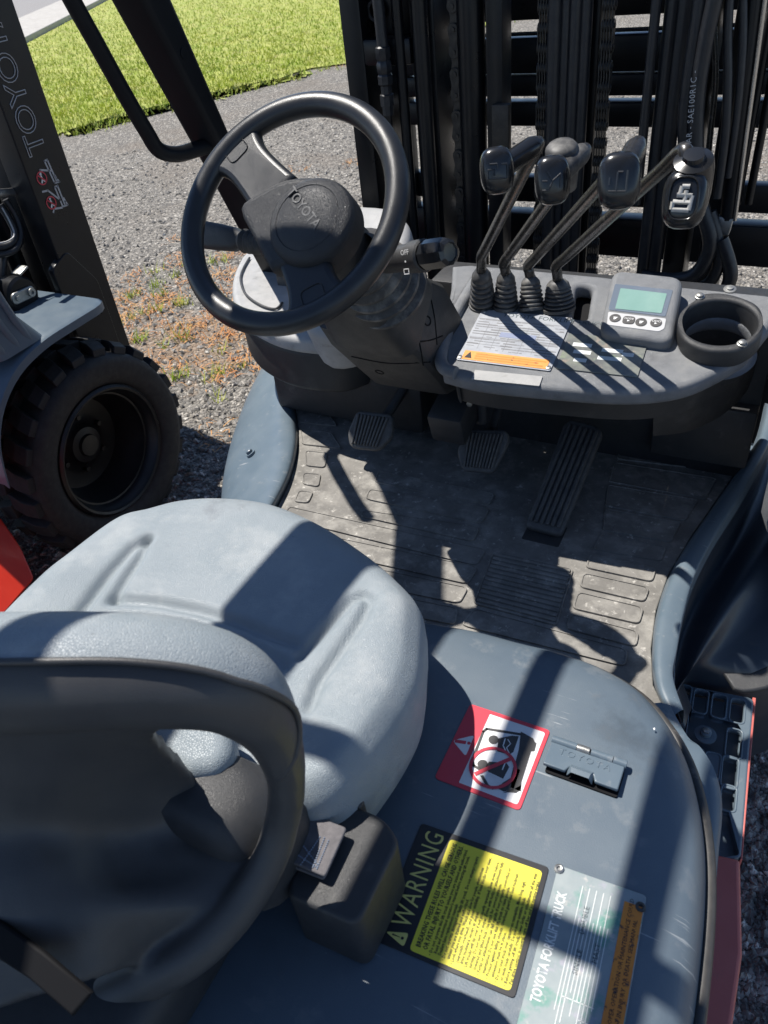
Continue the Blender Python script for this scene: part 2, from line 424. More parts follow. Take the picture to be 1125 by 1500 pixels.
def text_mesh(F, s, size, ext=.0002, align='LEFT', res=2, space=1.0, bevel=0, shear=0, line=1.0, bold=0):
    cu = bpy.data.curves.new('t', 'FONT'); cu.body = s; cu.size = size; cu.extrude = ext; cu.resolution_u = res
    cu.align_x = align; cu.space_character = space; cu.bevel_depth = bevel; cu.space_line = line; cu.offset = bold; cu.fill_mode = 'FRONT' if ext == 0 else 'BOTH'
    o = bpy.data.objects.new('t', cu); COL.objects.link(o)
    dg = bpy.context.evaluated_depsgraph_get(); me = bpy.data.meshes.new_from_object(o.evaluated_get(dg))
    bpy.data.objects.remove(o); bpy.data.curves.remove(cu)
    me.materials.clear()
    me.transform(F.m()); return me
def text(name, F, s, size, m, parent=None, **k):
    return link(name, text_mesh(F, s, size, **k), m, parent)
def quad_frame(F, a, b, d, h=0.0):
    """frame on plane F from three sighted corners: origin a, x towards b, y towards d; returns frame,width,height"""
    A, B, D_ = [Vector(F.pix(*p, h)) for p in (a, b, d)]
    o = F.w(A.x, A.y, h); x = F.w(B.x, B.y, h) - o; y = F.w(D_.x, D_.y, h) - o
    G = Frame(o, x, y)
    return G, x.length, abs(y.dot(G.ey))
def parent_copy(src, parent, mw):
    c = src.copy(); COL.objects.link(c); c.parent = parent
    c.matrix_parent_inverse = world_of(parent).inverted()
    c.location, q, c.scale = mw.decompose(); c.rotation_euler = q.to_euler()
    return c

#==STRUCTURE
# ------------------------------------------------------------------ setting: ground, lawn, kerb, road
def structure(o): o['kind'] = 'structure'; return o
gm = bpy.data.meshes.new('ground')
bm = bmesh.new()
bmesh.ops.create_grid(bm, x_segments=2, y_segments=2, size=120)
bm.to_mesh(gm); bm.free()
structure(link('ground', gm, GRAVEL))
edge_px = [(60, 203), (92, 196), (150, 186), (200, 168), (260, 152), (330, 138), (400, 122), (450, 105), (500, 92)]
near = [PZ(u, v, .012) for u, v in edge_px]
d0 = (near[0] - near[-1]).normalized()
near = [near[0] + d0 * 6 + Vector((0, 0, 0))] + near + [near[-1] - d0 * 22]
ka, kb = PZ(34, 67, .012), PZ(160, 0, .012)
kd = (kb - ka).normalized()
lawn_edge = spline(near, 6)
far = [ka + kd * (-8 + 40 * i / (len(lawn_edge) - 1)) for i in range(len(lawn_edge))]
jr = random.Random(4)
fine = spline(lawn_edge, 5)
poly_ = []
w1 = w2 = 0
for p in fine:
    w1 = w1 * .8 + jr.gauss(0, .06); w2 = jr.gauss(0, .045)
    poly_.append(p + Vector((-d0.y, d0.x, 0)) * (w1 + w2) + d0 * jr.gauss(0, .02))
poly_ += [ka + kd * 70, ka + kd * -9]
poly_ = [Vector((p.x, p.y, .018)) for p in poly_]
lm = from_py(poly_, [tuple(range(len(poly_)))])
if lm.polygons[0].normal.z < 0: lm.flip_normals()
lawn = structure(link('lawn', lm, TURF))
kn = Vector((-kd.y, kd.x, 0))
if kn.x > 0: kn = -kn
road = from_py([ka + kd * -30 + kn * 1.6, ka + kd * 60 + kn * 1.6, ka + kd * 60 + kn * 60, ka + kd * -30 + kn * 60], [(0, 1, 2, 3)])
ro = structure(link('road', road, ROAD)); ro.location.z = .02
kerb = thing('kerb', 'pale concrete kerb strip between the green lawn and the road', 'kerb', ka)
kp = box_mesh(Frame((0, 0, 0), (1, 0, 0), (0, 1, 0)), 1.98, 1.5, .18, .02)
kp.materials.append(CONC)
src = None
for i in range(-3, 14):
    c = ka + kd * (i * 2.0 + 1) + kn * .78
    F = Frame((c.x, c.y, .03), kd, kn)
    if src is None:
        src = bpy.data.objects.new('kerb_slab', kp); COL.objects.link(src); src.parent = kerb
        src.matrix_parent_inverse = world_of(kerb).inverted()
        src.location, q, _ = F.m().decompose(); src.rotation_euler = q.to_euler()
    else: parent_copy(src, kerb, F.m())
# grass blades on the part of the lawn in view
def in_view(p, mar=30):
    d = p - CAM; z = AX.z * d.x + AY.z * d.y + AZ.z * d.z
    if z < .2: return False
    x = (AX.x * d.x + AY.x * d.y + AZ.x * d.z) / z * F_PX + CX; y = (AX.y * d.x + AY.y * d.y + AZ.y * d.z) / z * F_PX + CY
    return -mar < x < 1125 + mar and -mar - 40 < y < 1500 + mar
rnd = random.Random(3)
v = []; f = []
n_b = 0
def seg_t(p, A, B):
    d = B - A; n = Vector((-d.y, d.x, 0)); return (p - A).dot(n) / n.length
def on_lawn(p, off=0):
    # beyond the ragged edge line and short of the kerb
    if (p - ka).dot(kn) > -.05: return False
    e = (p - near[1]).dot(-d0); sd_ = (p - near[1]).dot(lawn_n)
    for (e0, s0), (e1, s1) in zip(prof_e[:-1], prof_e[1:]):
        if e0 <= e <= e1: return sd_ - (s0 + (s1 - s0) * (e - e0) / (e1 - e0)) > off
    return False
lawn_n = Vector((-d0.y, d0.x, 0))
if lawn_n.x > 0: lawn_n = -lawn_n
prof_e = [((q - near[1]).dot(-d0), (q - near[1]).dot(lawn_n)) for q in lawn_edge]
while n_b < 70000:
    p = PZ(rnd.uniform(-150, 950), rnd.uniform(-120, 225), .012)
    if p.length > 40 or not on_lawn(p, rnd.gauss(0, .2) + .03): continue
    n_b += 1
    h = rnd.uniform(.018, .06); w = rnd.uniform(.005, .011); an = rnd.uniform(0, 6.28); ln = rnd.uniform(.3, 1.1) * h
    an2 = an + rnd.uniform(-1, 1)
    dx, dy = math.cos(an) * w, math.sin(an) * w
    z0 = .02
    k = len(v)
    v += [Vector((p.x - dx, p.y - dy, z0)), Vector((p.x + dx, p.y + dy, z0)), Vector((p.x - math.sin(an2) * ln, p.y + math.cos(an2) * ln, z0 + h))]
    f.append((k, k + 1, k + 2))
g = link('grass', from_py(v, f), BLADE); g['kind'] = 'stuff'
# loose stones
def stones(name, n, place, smin, smax, seed):
    r = random.Random(seed); v = []; f = []
    base = [(1, 0, 0), (-1, 0, 0), (0, 1, 0), (0, -1, 0), (0, 0, 1), (0, 0, -1)]
    fc = [(0, 2, 4), (2, 1, 4), (1, 3, 4), (3, 0, 4), (2, 0, 5), (1, 2, 5), (3, 1, 5), (0, 3, 5)]
    k = 0; tries = 0
    while k < n and tries < n * 40:
        tries += 1
        p = place(r)
        if not in_view(p): continue
        s = smin + (smax - smin) * r.random() ** 2.5; o = len(v)
        a = r.uniform(0, 6.28); sx, sy, sz = s * r.uniform(.6, 1.2), s * r.uniform(.5, 1), s * r.uniform(.35, .75)
        for q in base:
            x, y, z = q[0] * sx * r.uniform(.7, 1.2), q[1] * sy * r.uniform(.7, 1.2), q[2] * sz
            x += q[2] * s * r.uniform(-.4, .4); y += q[2] * s * r.uniform(-.4, .4)
            v.append(Vector((p.x + x * math.cos(a) - y * math.sin(a), p.y + x * math.sin(a) + y * math.cos(a), p.z + z + sz * .3)))
        f += [(i + o, j + o, l + o) for i, j, l in fc]
        k += 1
    o = link(name, from_py(v, f), STONE); o['kind'] = 'stuff'; return o
lawn_n = Vector((-d0.y, d0.x, 0))
if lawn_n.x > 0: lawn_n = -lawn_n
def near_lawn(p): return (p - near[1]).dot(lawn_n) > -.05
def pl(r):
    while True:
        d = 1.6 * (8.5 / 1.6) ** r.random(); a = r.uniform(R_(-75), R_(15))
        p = Vector((d * math.sin(a), d * math.cos(a), 0))
        if not near_lawn(p): return p
stones('gravel', 50000, pl, .004, .021, 11)
stones('gravel_beside_step', 6000, lambda r: Vector((r.uniform(.12, .45), r.uniform(.3, 2.2), 0)), .003, .014, 12)['kind'] = 'stuff'
# dry rust-coloured weeds
r = random.Random(21); v = []; f = []
cents = []
for u, v_, n_, sp in ((215, 470, 26, .36), (250, 420, 14, .3), (275, 470, 16, .3), (330, 440, 14, .3), (200, 420, 10, .22), (265, 560, 10, .2), (300, 370, 6, .3), (370, 500, 10, .25), (320, 540, 6, .2), (575, 225, 4, .25), (480, 250, 3, .4), (550, 420, 5, .2), (440, 100, 4, .5)):
    c = PZ(u, v_, 0)
    for _ in range(int(n_ * .62) + 1): cents.append(c + Vector((r.gauss(0, sp), r.gauss(0, sp), 0)))
for c in cents:
    for _ in range(r.randint(14, 34)):
        p = c + Vector((r.gauss(0, .055), r.gauss(0, .055), .002)); a = r.uniform(0, 6.28); l = r.uniform(.02, .085); e = r.uniform(.0, .5)
        w = r.uniform(.0012, .0028); k = len(v)
        d = Vector((math.cos(a), math.sin(a), 0)); s = Vector((-d.y, d.x, 0)) * w
        m_ = p + d * l * .5 + Vector((0, 0, l * e)); q = p + d * l + Vector((0, 0, l * e * .7))
        v += [p - s, p + s, m_ - s, m_ + s, q]; f += [(k, k + 1, k + 3, k + 2), (k + 2, k + 3, k + 4)]
o = link('dry_weeds', from_py(v, f), STRAW); o['kind'] = 'stuff'
v = []; f = []
for u, v_, n_ in ((255, 402, 7), (222, 432, 5), (205, 470, 5), (262, 560, 6), (240, 505, 5), (300, 520, 3), (575, 230, 5), (330, 380, 3), (120, 192, 4), (240, 160, 6), (420, 118, 6), (480, 100, 6)):
    c0_ = PZ(u, v_, 0)
    for _ in range(n_):
        c = c0_ + Vector((r.gauss(0, .13), r.gauss(0, .13), 0))
        for _ in range(r.randint(10, 26)):
            p = c + Vector((r.gauss(0, .022), r.gauss(0, .022), 0)); a = r.uniform(0, 6.28); l = r.uniform(.02, .07); w = r.uniform(.002, .0042); k = len(v)
            d = Vector((math.cos(a), math.sin(a), 0)); sd2 = Vector((-d.y, d.x, 0)) * w
            v += [p - sd2, p + sd2, p + d * l * .7 + Vector((0, 0, l))]; f.append((k, k + 1, k + 2))
o = link('green_weeds', from_py(v, f), BLADE); o['kind'] = 'stuff'

# ------------------------------------------------------------------ the second forklift, parked on the left
NB = thing('forklift', 'forklift parked on the left, showing black mast rail, red side and dark tyre', 'forklift', (-2.45, 1.3, 0), 'forklifts on the gravel yard')
TX = -1.9
WF = Frame((TX, 1.45, .365), (0, 1, 0), (0, 0, 1))       # ez = +X, outward
ty = lathe('tyre', WF, [(.225, -.2), (.25, -.215), (.31, -.215), (.326, -.195), (.330, -.1), (.328, -.018), (.316, .002), (.30, .006), (.27, .004), (.245, -.004), (.228, -.018), (.222, -.03)], TYRE, NB, 64, 50)
lug = []
def lug_mesh(sgn):
    bm = bmesh.new()
    # an angled tread block hugging the tyre radius, built at the top of the tyre
    xs = [(-.012, .0), (-.05, .012), (-.10, .03)] if sgn > 0 else [(-.205, .0), (-.165, .012), (-.108, .03)]
    ring = []
    for x, sh in xs:
        for hw in (-.026, .026):
            a = (sh + hw) / .345
            for rr in (.325, .362 if x not in (-.012, -.205) else .349):
                ring.append((rr * math.sin(a), rr * math.cos(a), x))
    vs = [bm.verts.new(Vector(WF.w(p[0], p[1], p[2])) - WF.o) for p in ring]
    for i in range(2):
        o = i * 4; q = o + 4
        for a_, b_ in ((0, 1), (1, 3), (3, 2), (2, 0)):
            bm.faces.new((vs[o + a_], vs[o + b_], vs[q + b_], vs[q + a_]))
    bm.faces.new((vs[0], vs[1], vs[3], vs[2])); bm.faces.new((vs[8], vs[9], vs[11], vs[10]))
    bmesh.ops.bevel(bm, geom=list(bm.edges), offset=.002, segments=1, affect='EDGES')
    return bm_mesh(bm)
for sgn in (1, -1):
    me = lug_mesh(sgn); me.materials.append(TYRE); src = None
    for k in range(24):
        M = Matrix.Translation(WF.o) @ Matrix.Rotation(2 * math.pi * (k + (.5 if sgn < 0 else 0)) / 24, 4, 'X')
        if src is None:
            src = bpy.data.objects.new('tread_block', me); COL.objects.link(src); src.parent = ty; src.matrix_parent_inverse = world_of(ty).inverted()
            src.location, q, _ = M.decompose(); src.rotation_euler = q.to_euler()
        else: parent_copy(src, ty, M)
rim = lathe('rim', WF, [(.23, -.03), (.226, -.012), (.218, -.004), (.210, -.008), (.205, -.022), (.198, -.03), (.194, -.05), (.188, -.052), (.182, -.085), (.168, -.115), (.158, -.165), (.11, -.172), (.085, -.165), (.07, -.15), (.062, -.135), (.04, -.13), (.036, -.12), (0, -.118)], RIMP, NB, 56, 30)
for k in range(6):
    a = k * math.pi / 3 + .3
    lathe('wheel_nut', WF.at(.095 * math.cos(a), .095 * math.sin(a), -.168), [(.011, 0), (.011, .014), (.009, .018), (0, .018)], RIMP, rim, 6)
# mast rail
MX = -2.08
yl, yr = PX(50, 285, MX).y, PX(121, 300, MX).y
RF = Frame((MX, (yl + yr) / 2, 1.2), (0, 1, 0), (0, 0, 1))
rail = plate('mast_rail', RF, [Vector((a, b)) for a, b in ((-(yr - yl) / 2, -1.1), ((yr - yl) / 2, -1.1), ((yr - yl) / 2, 1.1), (-(yr - yl) / 2, 1.1))], -.09, 0, MASTP, NB, .004)
wbox('inner_mast_rail', MX - .19, MX - .1, yl + .02, yr - .02, .12, 2.25, MASTP, NB)
wbox('mast_cross_member', MX - 1.0, MX - .2, yr - .1, yr - .03, 1.15, 1.27, MASTP, NB)
wbox('mast_cross_member', MX - 1.0, MX - .2, yr - .1, yr - .03, .55, .68, MASTP, NB)
wbox('mast_rail', MX - 1.1, MX - 1.0, yl, yr, .1, 2.3, MASTP, NB)
tube('lift_cylinder', [(MX - .3, yl + .08, .2), (MX - .3, yl + .08, 2.1)], .04, MASTP, NB, 16)
# outlined lettering on the rail, reading upwards
T0 = PX(44, 222, MX + .002)
LF = Frame(T0, (0, 0, 1), (0, -1, 0))
def outline_text(name, F, s, size, m, parent, bev=.0022, space=1.0):
    cu = bpy.data.curves.new('t', 'FONT'); cu.body = s; cu.size = size; cu.bevel_depth = bev; cu.fill_mode = 'NONE'; cu.resolution_u = 4; cu.space_character = space; cu.bevel_resolution = 1
    o = bpy.data.objects.new('t', cu); COL.objects.link(o)
    me = bpy.data.meshes.new_from_object(o.evaluated_get(bpy.context.evaluated_depsgraph_get()))
    bpy.data.objects.remove(o); bpy.data.curves.remove(cu)
    me.materials.clear(); me.transform(F.m()); return link(name, me, m, parent, 60)
outline_text('lettering', Frame((MX + .0015, 1.747, 1.232), (0, 0, 1), (0, -1, 0)), 'TOYOTA', .098, LETW, rail, .0013, .93)
SF = Frame((MX + .001, 0, 0), (0, 1, 0), (0, 0, 1))
def line_mesh(F, pts, w, z0=0, z1=.0006):
    ms = []
    for a, b in zip(pts[:-1], pts[1:]):
        a, b = Vector(a[:2]), Vector(b[:2]); d = (b - a)
        if d.length < 1e-6: continue
        n = Vector((-d.y, d.x)).normalized() * w / 2; e = d.normalized() * w * .3
        q = [a - n - e, b - n + e, b + n + e, a + n - e]
        ms.append(from_py([F.w(p.x, p.y, z1) for p in q], [(0, 1, 2, 3)]))
    return join_meshes(ms)
def lines(name, F, polys, w, m, parent, h=.0006):
    return link(name, join_meshes([line_mesh(F, p, w, 0, h) for p in polys]), m, parent)
def pxl(F, *px): return [F.pix(u, v) for u, v in px]
stk = lines('warning_pictogram', SF, [pxl(SF, (65, 236), (80, 268)), pxl(SF, (69, 234), (83, 266)), pxl(SF, (65, 236), (69, 234)), pxl(SF, (74, 250), (58, 249), (60, 256)),
    pxl(SF, (80, 268), (87, 266), (83, 262), (80, 257)), pxl(SF, (80, 274), (92, 303)), pxl(SF, (84, 272), (95, 300)), pxl(SF, (80, 274), (84, 272)),
    pxl(SF, (78, 311), (79, 306), (91, 304)), pxl(SF, (93, 302), (99, 300), (96, 295), (93, 290)), pxl(SF, (88, 293), (70, 279), (62, 281))], .0055, LETW, rail)
def ring_mesh(F, c, r0, r1, h=.0008, n=28):
    v = [F.w(c[0] + r * math.cos(2 * math.pi * k / n), c[1] + r * math.sin(2 * math.pi * k / n), h) for k in range(n) for r in (r0, r1)]
    return from_py(v, [(2 * k, 2 * k + 1, (2 * k + 3) % (2 * n), (2 * k + 2) % (2 * n)) for k in range(n)])
def disc_mesh(F, c, r, h=.0006, n=24, ry=None):
    v = [F.w(c[0] + r * math.cos(2 * math.pi * k / n), c[1] + (ry or r) * math.sin(2 * math.pi * k / n), h) for k in range(n)]
    return from_py(v, [tuple(range(n))])
for u, w_ in ((61, 261), (75, 297)):
    c = SF.pix(u, w_); rr_ = [ring_mesh(SF, c, .016, .0195, .0010), line_mesh(SF, [(c[0] - .012, c[1] + .012), (c[0] + .012, c[1] - .012)], .004, 0, .0010)]
    fig = [disc_mesh(SF, (c[0], c[1] + .011), .0035, .0008), line_mesh(SF, [(c[0], c[1] + .008), (c[0] + .001, c[1] - .003), (c[0] - .005, c[1] - .012)], .005, 0, .0008), line_mesh(SF, [(c[0] + .001, c[1] - .003), (c[0] + .007, c[1] - .011)], .004, 0, .0008)]
    link('prohibition_ring', join_meshes(rr_), RED, stk); link('figure', join_meshes(fig), WHT, stk)
# gusset at the foot of the rail
gz = [(yl - .02, .0), (yl + .03, .0), (yl + .05, .34), (yr - .05, .42), (yr - .06, .40), (yl + .02, .36), (yl - .01, .3)]
plate('gusset', Frame((MX, 0, .62), (0, 1, 0), (0, 0, 1)), rounded([(yl - .04, -.4), (yl + .12, -.4), (yl + .12, .2), (yl + .04, .33), (yl - .04, .30)], .02), -.02, .004, MASTP, NB, .003)
# front fender
FZ = .845
prof = [(1.60, FZ), (1.45, FZ), (1.33, FZ - .004), (1.22, FZ - .03), (1.13, FZ - .09), (1.07, FZ - .18), (1.04, FZ - .30)]
prof = [(p.x, p.y) for p in spline([(a, b, 0) for a, b in prof], 5)]
rings = []
for y, z in prof:
    x1 = -1.875 - (0 if y < 1.57 else (y - 1.57) * .6)
    rings.append([Vector((-2.26, y, z)), Vector((x1 - .012, y, z)), Vector((x1, y, z - .006)), Vector((x1, y, z - .03)), Vector((x1 - .008, y, z - .03)), Vector((x1 - .02, y, z - .022)), Vector((-2.26, y, z - .022))])
loft('fender', rings, BLUEP, NB, True, True, True, 40)
# guard pillar and cowl beside the fender
bo = PZ(28, 515, .85)
gx = bo.x
PF = Frame((gx - .02, bo.y, .85), (1, 0, 0), (0, 1, 0))
rings = []
for z, dy, k in ((.84, .04, 1.1), (.92, 0, 1.0), (1.3, -.07, .95), (2.1, -.25, .9)):
    rings.append([Vector((gx - .16 + a * k, bo.y + dy + b * k, z)) for a, b in rounded([(-.05, -.09), (.13, -.09), (.13, .07), (-.05, .07)], .03, 4)])
pil = loft('guard_pillar', rings, BLUEP, NB, True, True, True, 40)
for off in (-.05, .0, .045):
    tube('pillar_rib', [Vector((gx - .03 - (0 if z < .93 else .008), bo.y + dy + off, z)) for z, dy in ((.85, .02), (.92, 0), (1.3, -.07), (2.0, -.225))], .012, BLUEP, pil, 8)
# side frame, cowl and chassis
sp0 = PX(50, 847, -1.88)
SPn = Frame(sp0, (0, 1, 0), (-.75, 0, .66))
plate('side_panel', SPn, rounded([SPn.pix(u, v) for u, v in ((50, 847), (30, 800), (0, 757), (-80, 690), (-400, 860), (-380, 1150), (0, 906))], [.012, .03, .02, 0, 0, 0, .02]), -.012, 0, REDP, NB, .004)
wbox('chassis', -3.0, -2.05, -.6, 1.0, .18, .40, MASTP, NB, .02)
wbox('counterweight', -3.0, -1.9, -1.4, -.5, .2, 1.05, MASTP, NB, .06)
wbox('axle_beam', -2.9, -2.12, 1.36, 1.54, .26, .46, MASTP, NB, .01)
wbox('cowl', -2.9, -2.2, 1.02, 1.5, .5, 1.06, MASTP, NB, .03)
for o_ in (0,):
    t2 = link('tyre', ty.data, None, NB); t2.location = (-.88, 0, 0); adopt(t2, NB)
    t3 = link('tyre', ty.data, None, NB); t3.location = (0, -1.75, 0); adopt(t3, NB)
    t4 = link('tyre', ty.data, None, NB); t4.location = (-.88, -1.75, 0); adopt(t4, NB)
wbox('carriage_shade_block', -2.95, -2.47, 1.83, 2.14, .25, 1.25, MASTP, NB, .01)  # carriage as one unseen solid block, sized to shade the gravel between the trucks
# overhead guard of the second truck
gd = wbox('guard_frame', -2.02, -1.95, -.75, 1.0, 2.08, 2.14, GUARD, NB)
wbox('guard_frame', -2.95, -2.88, -.75, 1.0, 2.08, 2.14, GUARD, NB)
for y in (-.75, .94): wbox('guard_cross_bar', -2.88, -2.02, y, y + .06, 2.085, 2.13, GUARD, NB)
for i in range(5): wbox('guard_bar', -2.80 + i * .165, -2.775 + i * .165, -.69, .94, 2.09, 2.125, GUARD, NB)
for x in (-2.0, -2.9): tube('rear_pillar', [(x, -.72, .9), (x, -.74, 1.5), (x, -.72, 2.1)], .04, GUARD, NB, 12)
# tilt cylinder end with grey pin plate, and hydraulic hoses on the mast
c = PX(30, 432, -2.13)
CFm = Frame(c, (0, 1, 0), (0, 0, 1))
lathe('tilt_cylinder_eye', CFm, [(.055, -.05), (.058, -.02), (.058, .01), (.05, .018), (.02, .02), (0, .02)], MASTP, NB, 28)
a2, b2 = CFm.pix(26, 437, .03), CFm.pix(45, 428, .03)
d_ = Vector(b2) - Vector(a2); ang = math.atan2(d_.y, d_.x)
pp = plate('pin_plate', CFm.at(a2[0], a2[1], 0).rot(ang), rrect(d_.length + .036, .036, .017, d_.length / 2, 0), .02, .03, STEEL, NB, .003)
lathe('pin', CFm.at(b2[0], b2[1], .03), [(.013, 0), (.013, .008), (.006, .008), (.006, .003), (0, .003)], STEEL, pp, 18)
lathe('bolt', CFm.at(a2[0], a2[1], .03), [(.009, 0), (.009, .006), (0, .007)], STEEL, pp, 6)
box('pin_bracket', Frame(PX(29, 396, -2.14), (1, 0, 0), (0, 1, .3)), .04, .04, .008, STEEL, NB, .002)
H = lambda *q: spline([PX(u, v, x) for u, v, x in q], 8)
box('hose_clamp', Frame(PX(5, 282, -2.17), (0, 1, -.25), (-.2, 0, 1)), .085, .02, .022, STEEL, NB, .003)
tube('hydraulic_hose', H((0, 300, -2.2), (12, 318, -2.19), (22, 340, -2.18), (18, 356, -2.18), (-4, 362, -2.2), (-30, 352, -2.22)), .012, HOSE, NB, 10)
tube('hydraulic_hose', H((8, 292, -2.19), (24, 318, -2.18), (31, 344, -2.17), (22, 366, -2.17), (-6, 374, -2.2), (-30, 372, -2.22)), .010, HOSE, NB, 10)
tube('hose_print', H((3, 304, -2.185), (13, 322, -2.175), (21, 343, -2.165), (12, 353, -2.165), (-6, 357, -2.18)), .0025, LETW, NB, 6)
tube('hydraulic_hose', H((8, 366, -2.2), (4, 400, -2.2), (8, 440, -2.2), (2, 470, -2.2)), .011, HOSE, NB, 10)

# ------------------------------------------------------------------ the first forklift (the one the picture is taken from)
FK = thing('forklift', 'forklift with grey vinyl seat, steering wheel, four control levers and yellow warning sticker', 'forklift', (-.56, .6, 0), 'forklifts on the gravel yard')
# --- engine hood
HZ = 1.0
hood_px = [(560, 905), (640, 921), (700, 932), (760, 948), (820, 963), (880, 985), (935, 1018), (975, 1062), (1003, 1110), (1020, 1165), (1030, 1225), (1033, 1290), (1029, 1370), (1018, 1470), (1003, 1580)]
front = [PZ(u, v, HZ - .035) for u, v in hood_px]
out = spline([Vector((-.83, front[0].y - .05, 0)), Vector((-.78, front[0].y - .012, 0)), Vector((-.7, front[0].y, 0))] + [Vector((p.x, p.y, 0)) for p in front] + [Vector((.075, -.05, 0)), Vector((.07, -.35, 0))], 4)
out += [Vector((-.86, -.35, 0)), Vector((-.86, .1, 0)), Vector((-.855, .4, 0))]
def inset(loop, d):
    N = len(loop); r = []
    for i in range(N):
        t = (loop[(i + 1) % N] - loop[i - 1]).normalized(); n = Vector((-t.y, t.x, 0))
        r.append(loop[i] + n * -d)
    return r
cen = sum(out, Vector()) / len(out)
if (inset(out, .05)[20] - cen).length > (out[20] - cen).length: sgn = -1
else: sgn = 1
hr = []
for d, z in ((-.004, .80), (-.004, HZ - .05), (0, HZ - .035), (.006, HZ - .02), (.018, HZ - .008), (.036, HZ - .002), (.06, HZ), (.09, HZ)):
    hr.append([Vector((p.x, p.y, z)) for p in inset(out, min(d, .036) * sgn)])
hc = Vector((-.42, .12, 0))
for k, p in enumerate(hr[-1]): hr[-1][k] = Vector((hc.x + (p.x - hc.x) * .86, hc.y + (p.y - hc.y) * .86, HZ))
for k, p in enumerate(hr[-2]): hr[-2][k] = Vector((hc.x + (p.x - hc.x) * .94, hc.y + (p.y - hc.y) * .94, HZ))
hood = loft('engine_hood', hr, HOODP, FK, True, False, True, 60)
tube('edge_seal', [Vector((p.x, p.y, HZ - .045)) for p in inset(out, -.005 * sgn)][6:-3], .007, SEAL, FK, 8)
HF = Frame((0, 0, HZ), (1, 0, 0), (0, 1, 0))
for u, v_, rad in ((958, 1068, .0018),):
    a, b = HF.pix(u, v_)
    plate('paint_chip', HF.at(a, b).rot(random.uniform(0, 6)), [Vector((p.x * random.uniform(.6, 1.4), p.y * random.uniform(.4, 1.0))) for p in circ(rad, 9)], 0, .0006, WHT, hood, .0002)
# side shoulder, lower side wall, red side frame
sh_o = [(985, 1040), (1010, 1085), (1028, 1100), (1047, 1128), (1057, 1162), (1058, 1200), (1054, 1240), (1049, 1300), (1042, 1400), (1030, 1500), (1018, 1600)]
so_ = spline([PZ(u, v, .885) for u, v in sh_o], 4)
si_ = [p + (Vector((-.62, .35, .93)) - p) * .16 for p in so_]
rings = [[Vector((p.x, p.y, .90)) for p in si_], [Vector((p.x - .015, p.y - .003, .897)) for p in so_], [Vector((p.x - .004, p.y, .893)) for p in so_], [Vector((p.x, p.y, .883)) for p in so_], [Vector((p.x, p.y, .30)) for p in so_]]
loft('hood_side_panel', rings, PAINT, FK, False, smooth=50, thick=.004)
red_px = [(1030, 1262), (1084, 1261), (1087, 1400), (1085, 1600), (1000, 1600)]
rp = [PZ(u, v, .64) for u, v in red_px]
redp = plate('side_frame', Frame((0, 0, .64), (1, 0, 0), (0, 1, 0)), rounded([(p.x, p.y) for p in (Vector((-.02, rp[0].y)), rp[1], rp[2], Vector((rp[2].x, -.7)), Vector((-.02, -.7)))], [.0, .006, .0, .0, 0]), -.46, .005, REDF, FK, .006)
wbox('chassis', -.80, -.03, -.6, .72, .16, .80, REDP, FK, .02)
wbox('chassis', -.80, -.16, .72, 1.4, .16, .78, REDP, FK, .02)
wbox('counterweight', -1.1, 0.05, -1.3, -.40, .2, .985, MASTP, FK, .05)
# --- step plate with pressed grip slots
STF = Frame((0, 0, .64), (1, 0, 0), (0, 1, 0))
ang = math.atan2(*(Vector(STF.pix(1104, 1025)) - Vector(STF.pix(1086, 1250))).yx) - math.pi / 2
G = STF.at(*STF.pix(1040, 1100)).rot(ang)
outl = [G.pix(u, v) for u, v in ((955, 985), (1000, 1002), (1105, 1022), (1098, 1100), (1086, 1256), (1040, 1262), (960, 1250))]
slots = []
for u, v_, w_, h_ in ((1001, 1020, .019, .046), (1026, 1027, .019, .046), (1053, 1034, .019, .046), (1080, 1041, .019, .046), (1075, 1089, .020, .053), (1069, 1131, .020, .053), (1067, 1169, .018, .040), (1043, 1122, .019, .046), (996, 1059, .018, .042), (1018, 1112, .018, .042)):
    a, b = G.pix(u, v_); slots.append(rrect(w_, h_, .007, a, b, 4))
step = plate('step_plate', G, [rounded(outl, [.01, .01, .012, .01, .006, 0, 0])] + slots, -.012, 0, PAINT, FK, .0035, 50)
for u, v_, w_, h_ in ((1001, 1020, .019, .046), (1026, 1027, .019, .046), (1053, 1034, .019, .046), (1080, 1041, .019, .046), (1075, 1089, .020, .053), (1069, 1131, .020, .053), (1067, 1169, .018, .040), (1043, 1122, .019, .046), (996, 1059, .018, .042), (1018, 1112, .018, .042)):
    a, b = G.pix(u, v_)
    plate('slot_lip', G, [rrect(w_ + .007, h_ + .007, .009, a, b, 4), rrect(w_ + .001, h_ + .001, .007, a, b, 4)], -.002, .0013, PAINT, step, .0012, 60)
plate('step_tray', G, [outl], -.034, -.026, PAINT, step, .001)
plate('step_edge', G, [[G.pix(u, v) for u, v in ((1103, 1020), (1108, 1021), (1101, 1100), (1088, 1258), (1085, 1258), (1097, 1100))]], -.05, -.002, REDF, FK, .001)
a, b = G.pix(1033, 1077)
wsh = lathe('step_bolt', G.at(a, b, 0), [(.017, 0), (.017, .003), (.012, .004), (.0085, .004), (.0085, .010), (.006, .012), (0, .012)], PAINT, step, 20)
lathe('bolt_head', G.at(a, b, .009), [(.006, 0), (.006, .005), (.003, .006), (0, .006)], STEEL, wsh, 6)
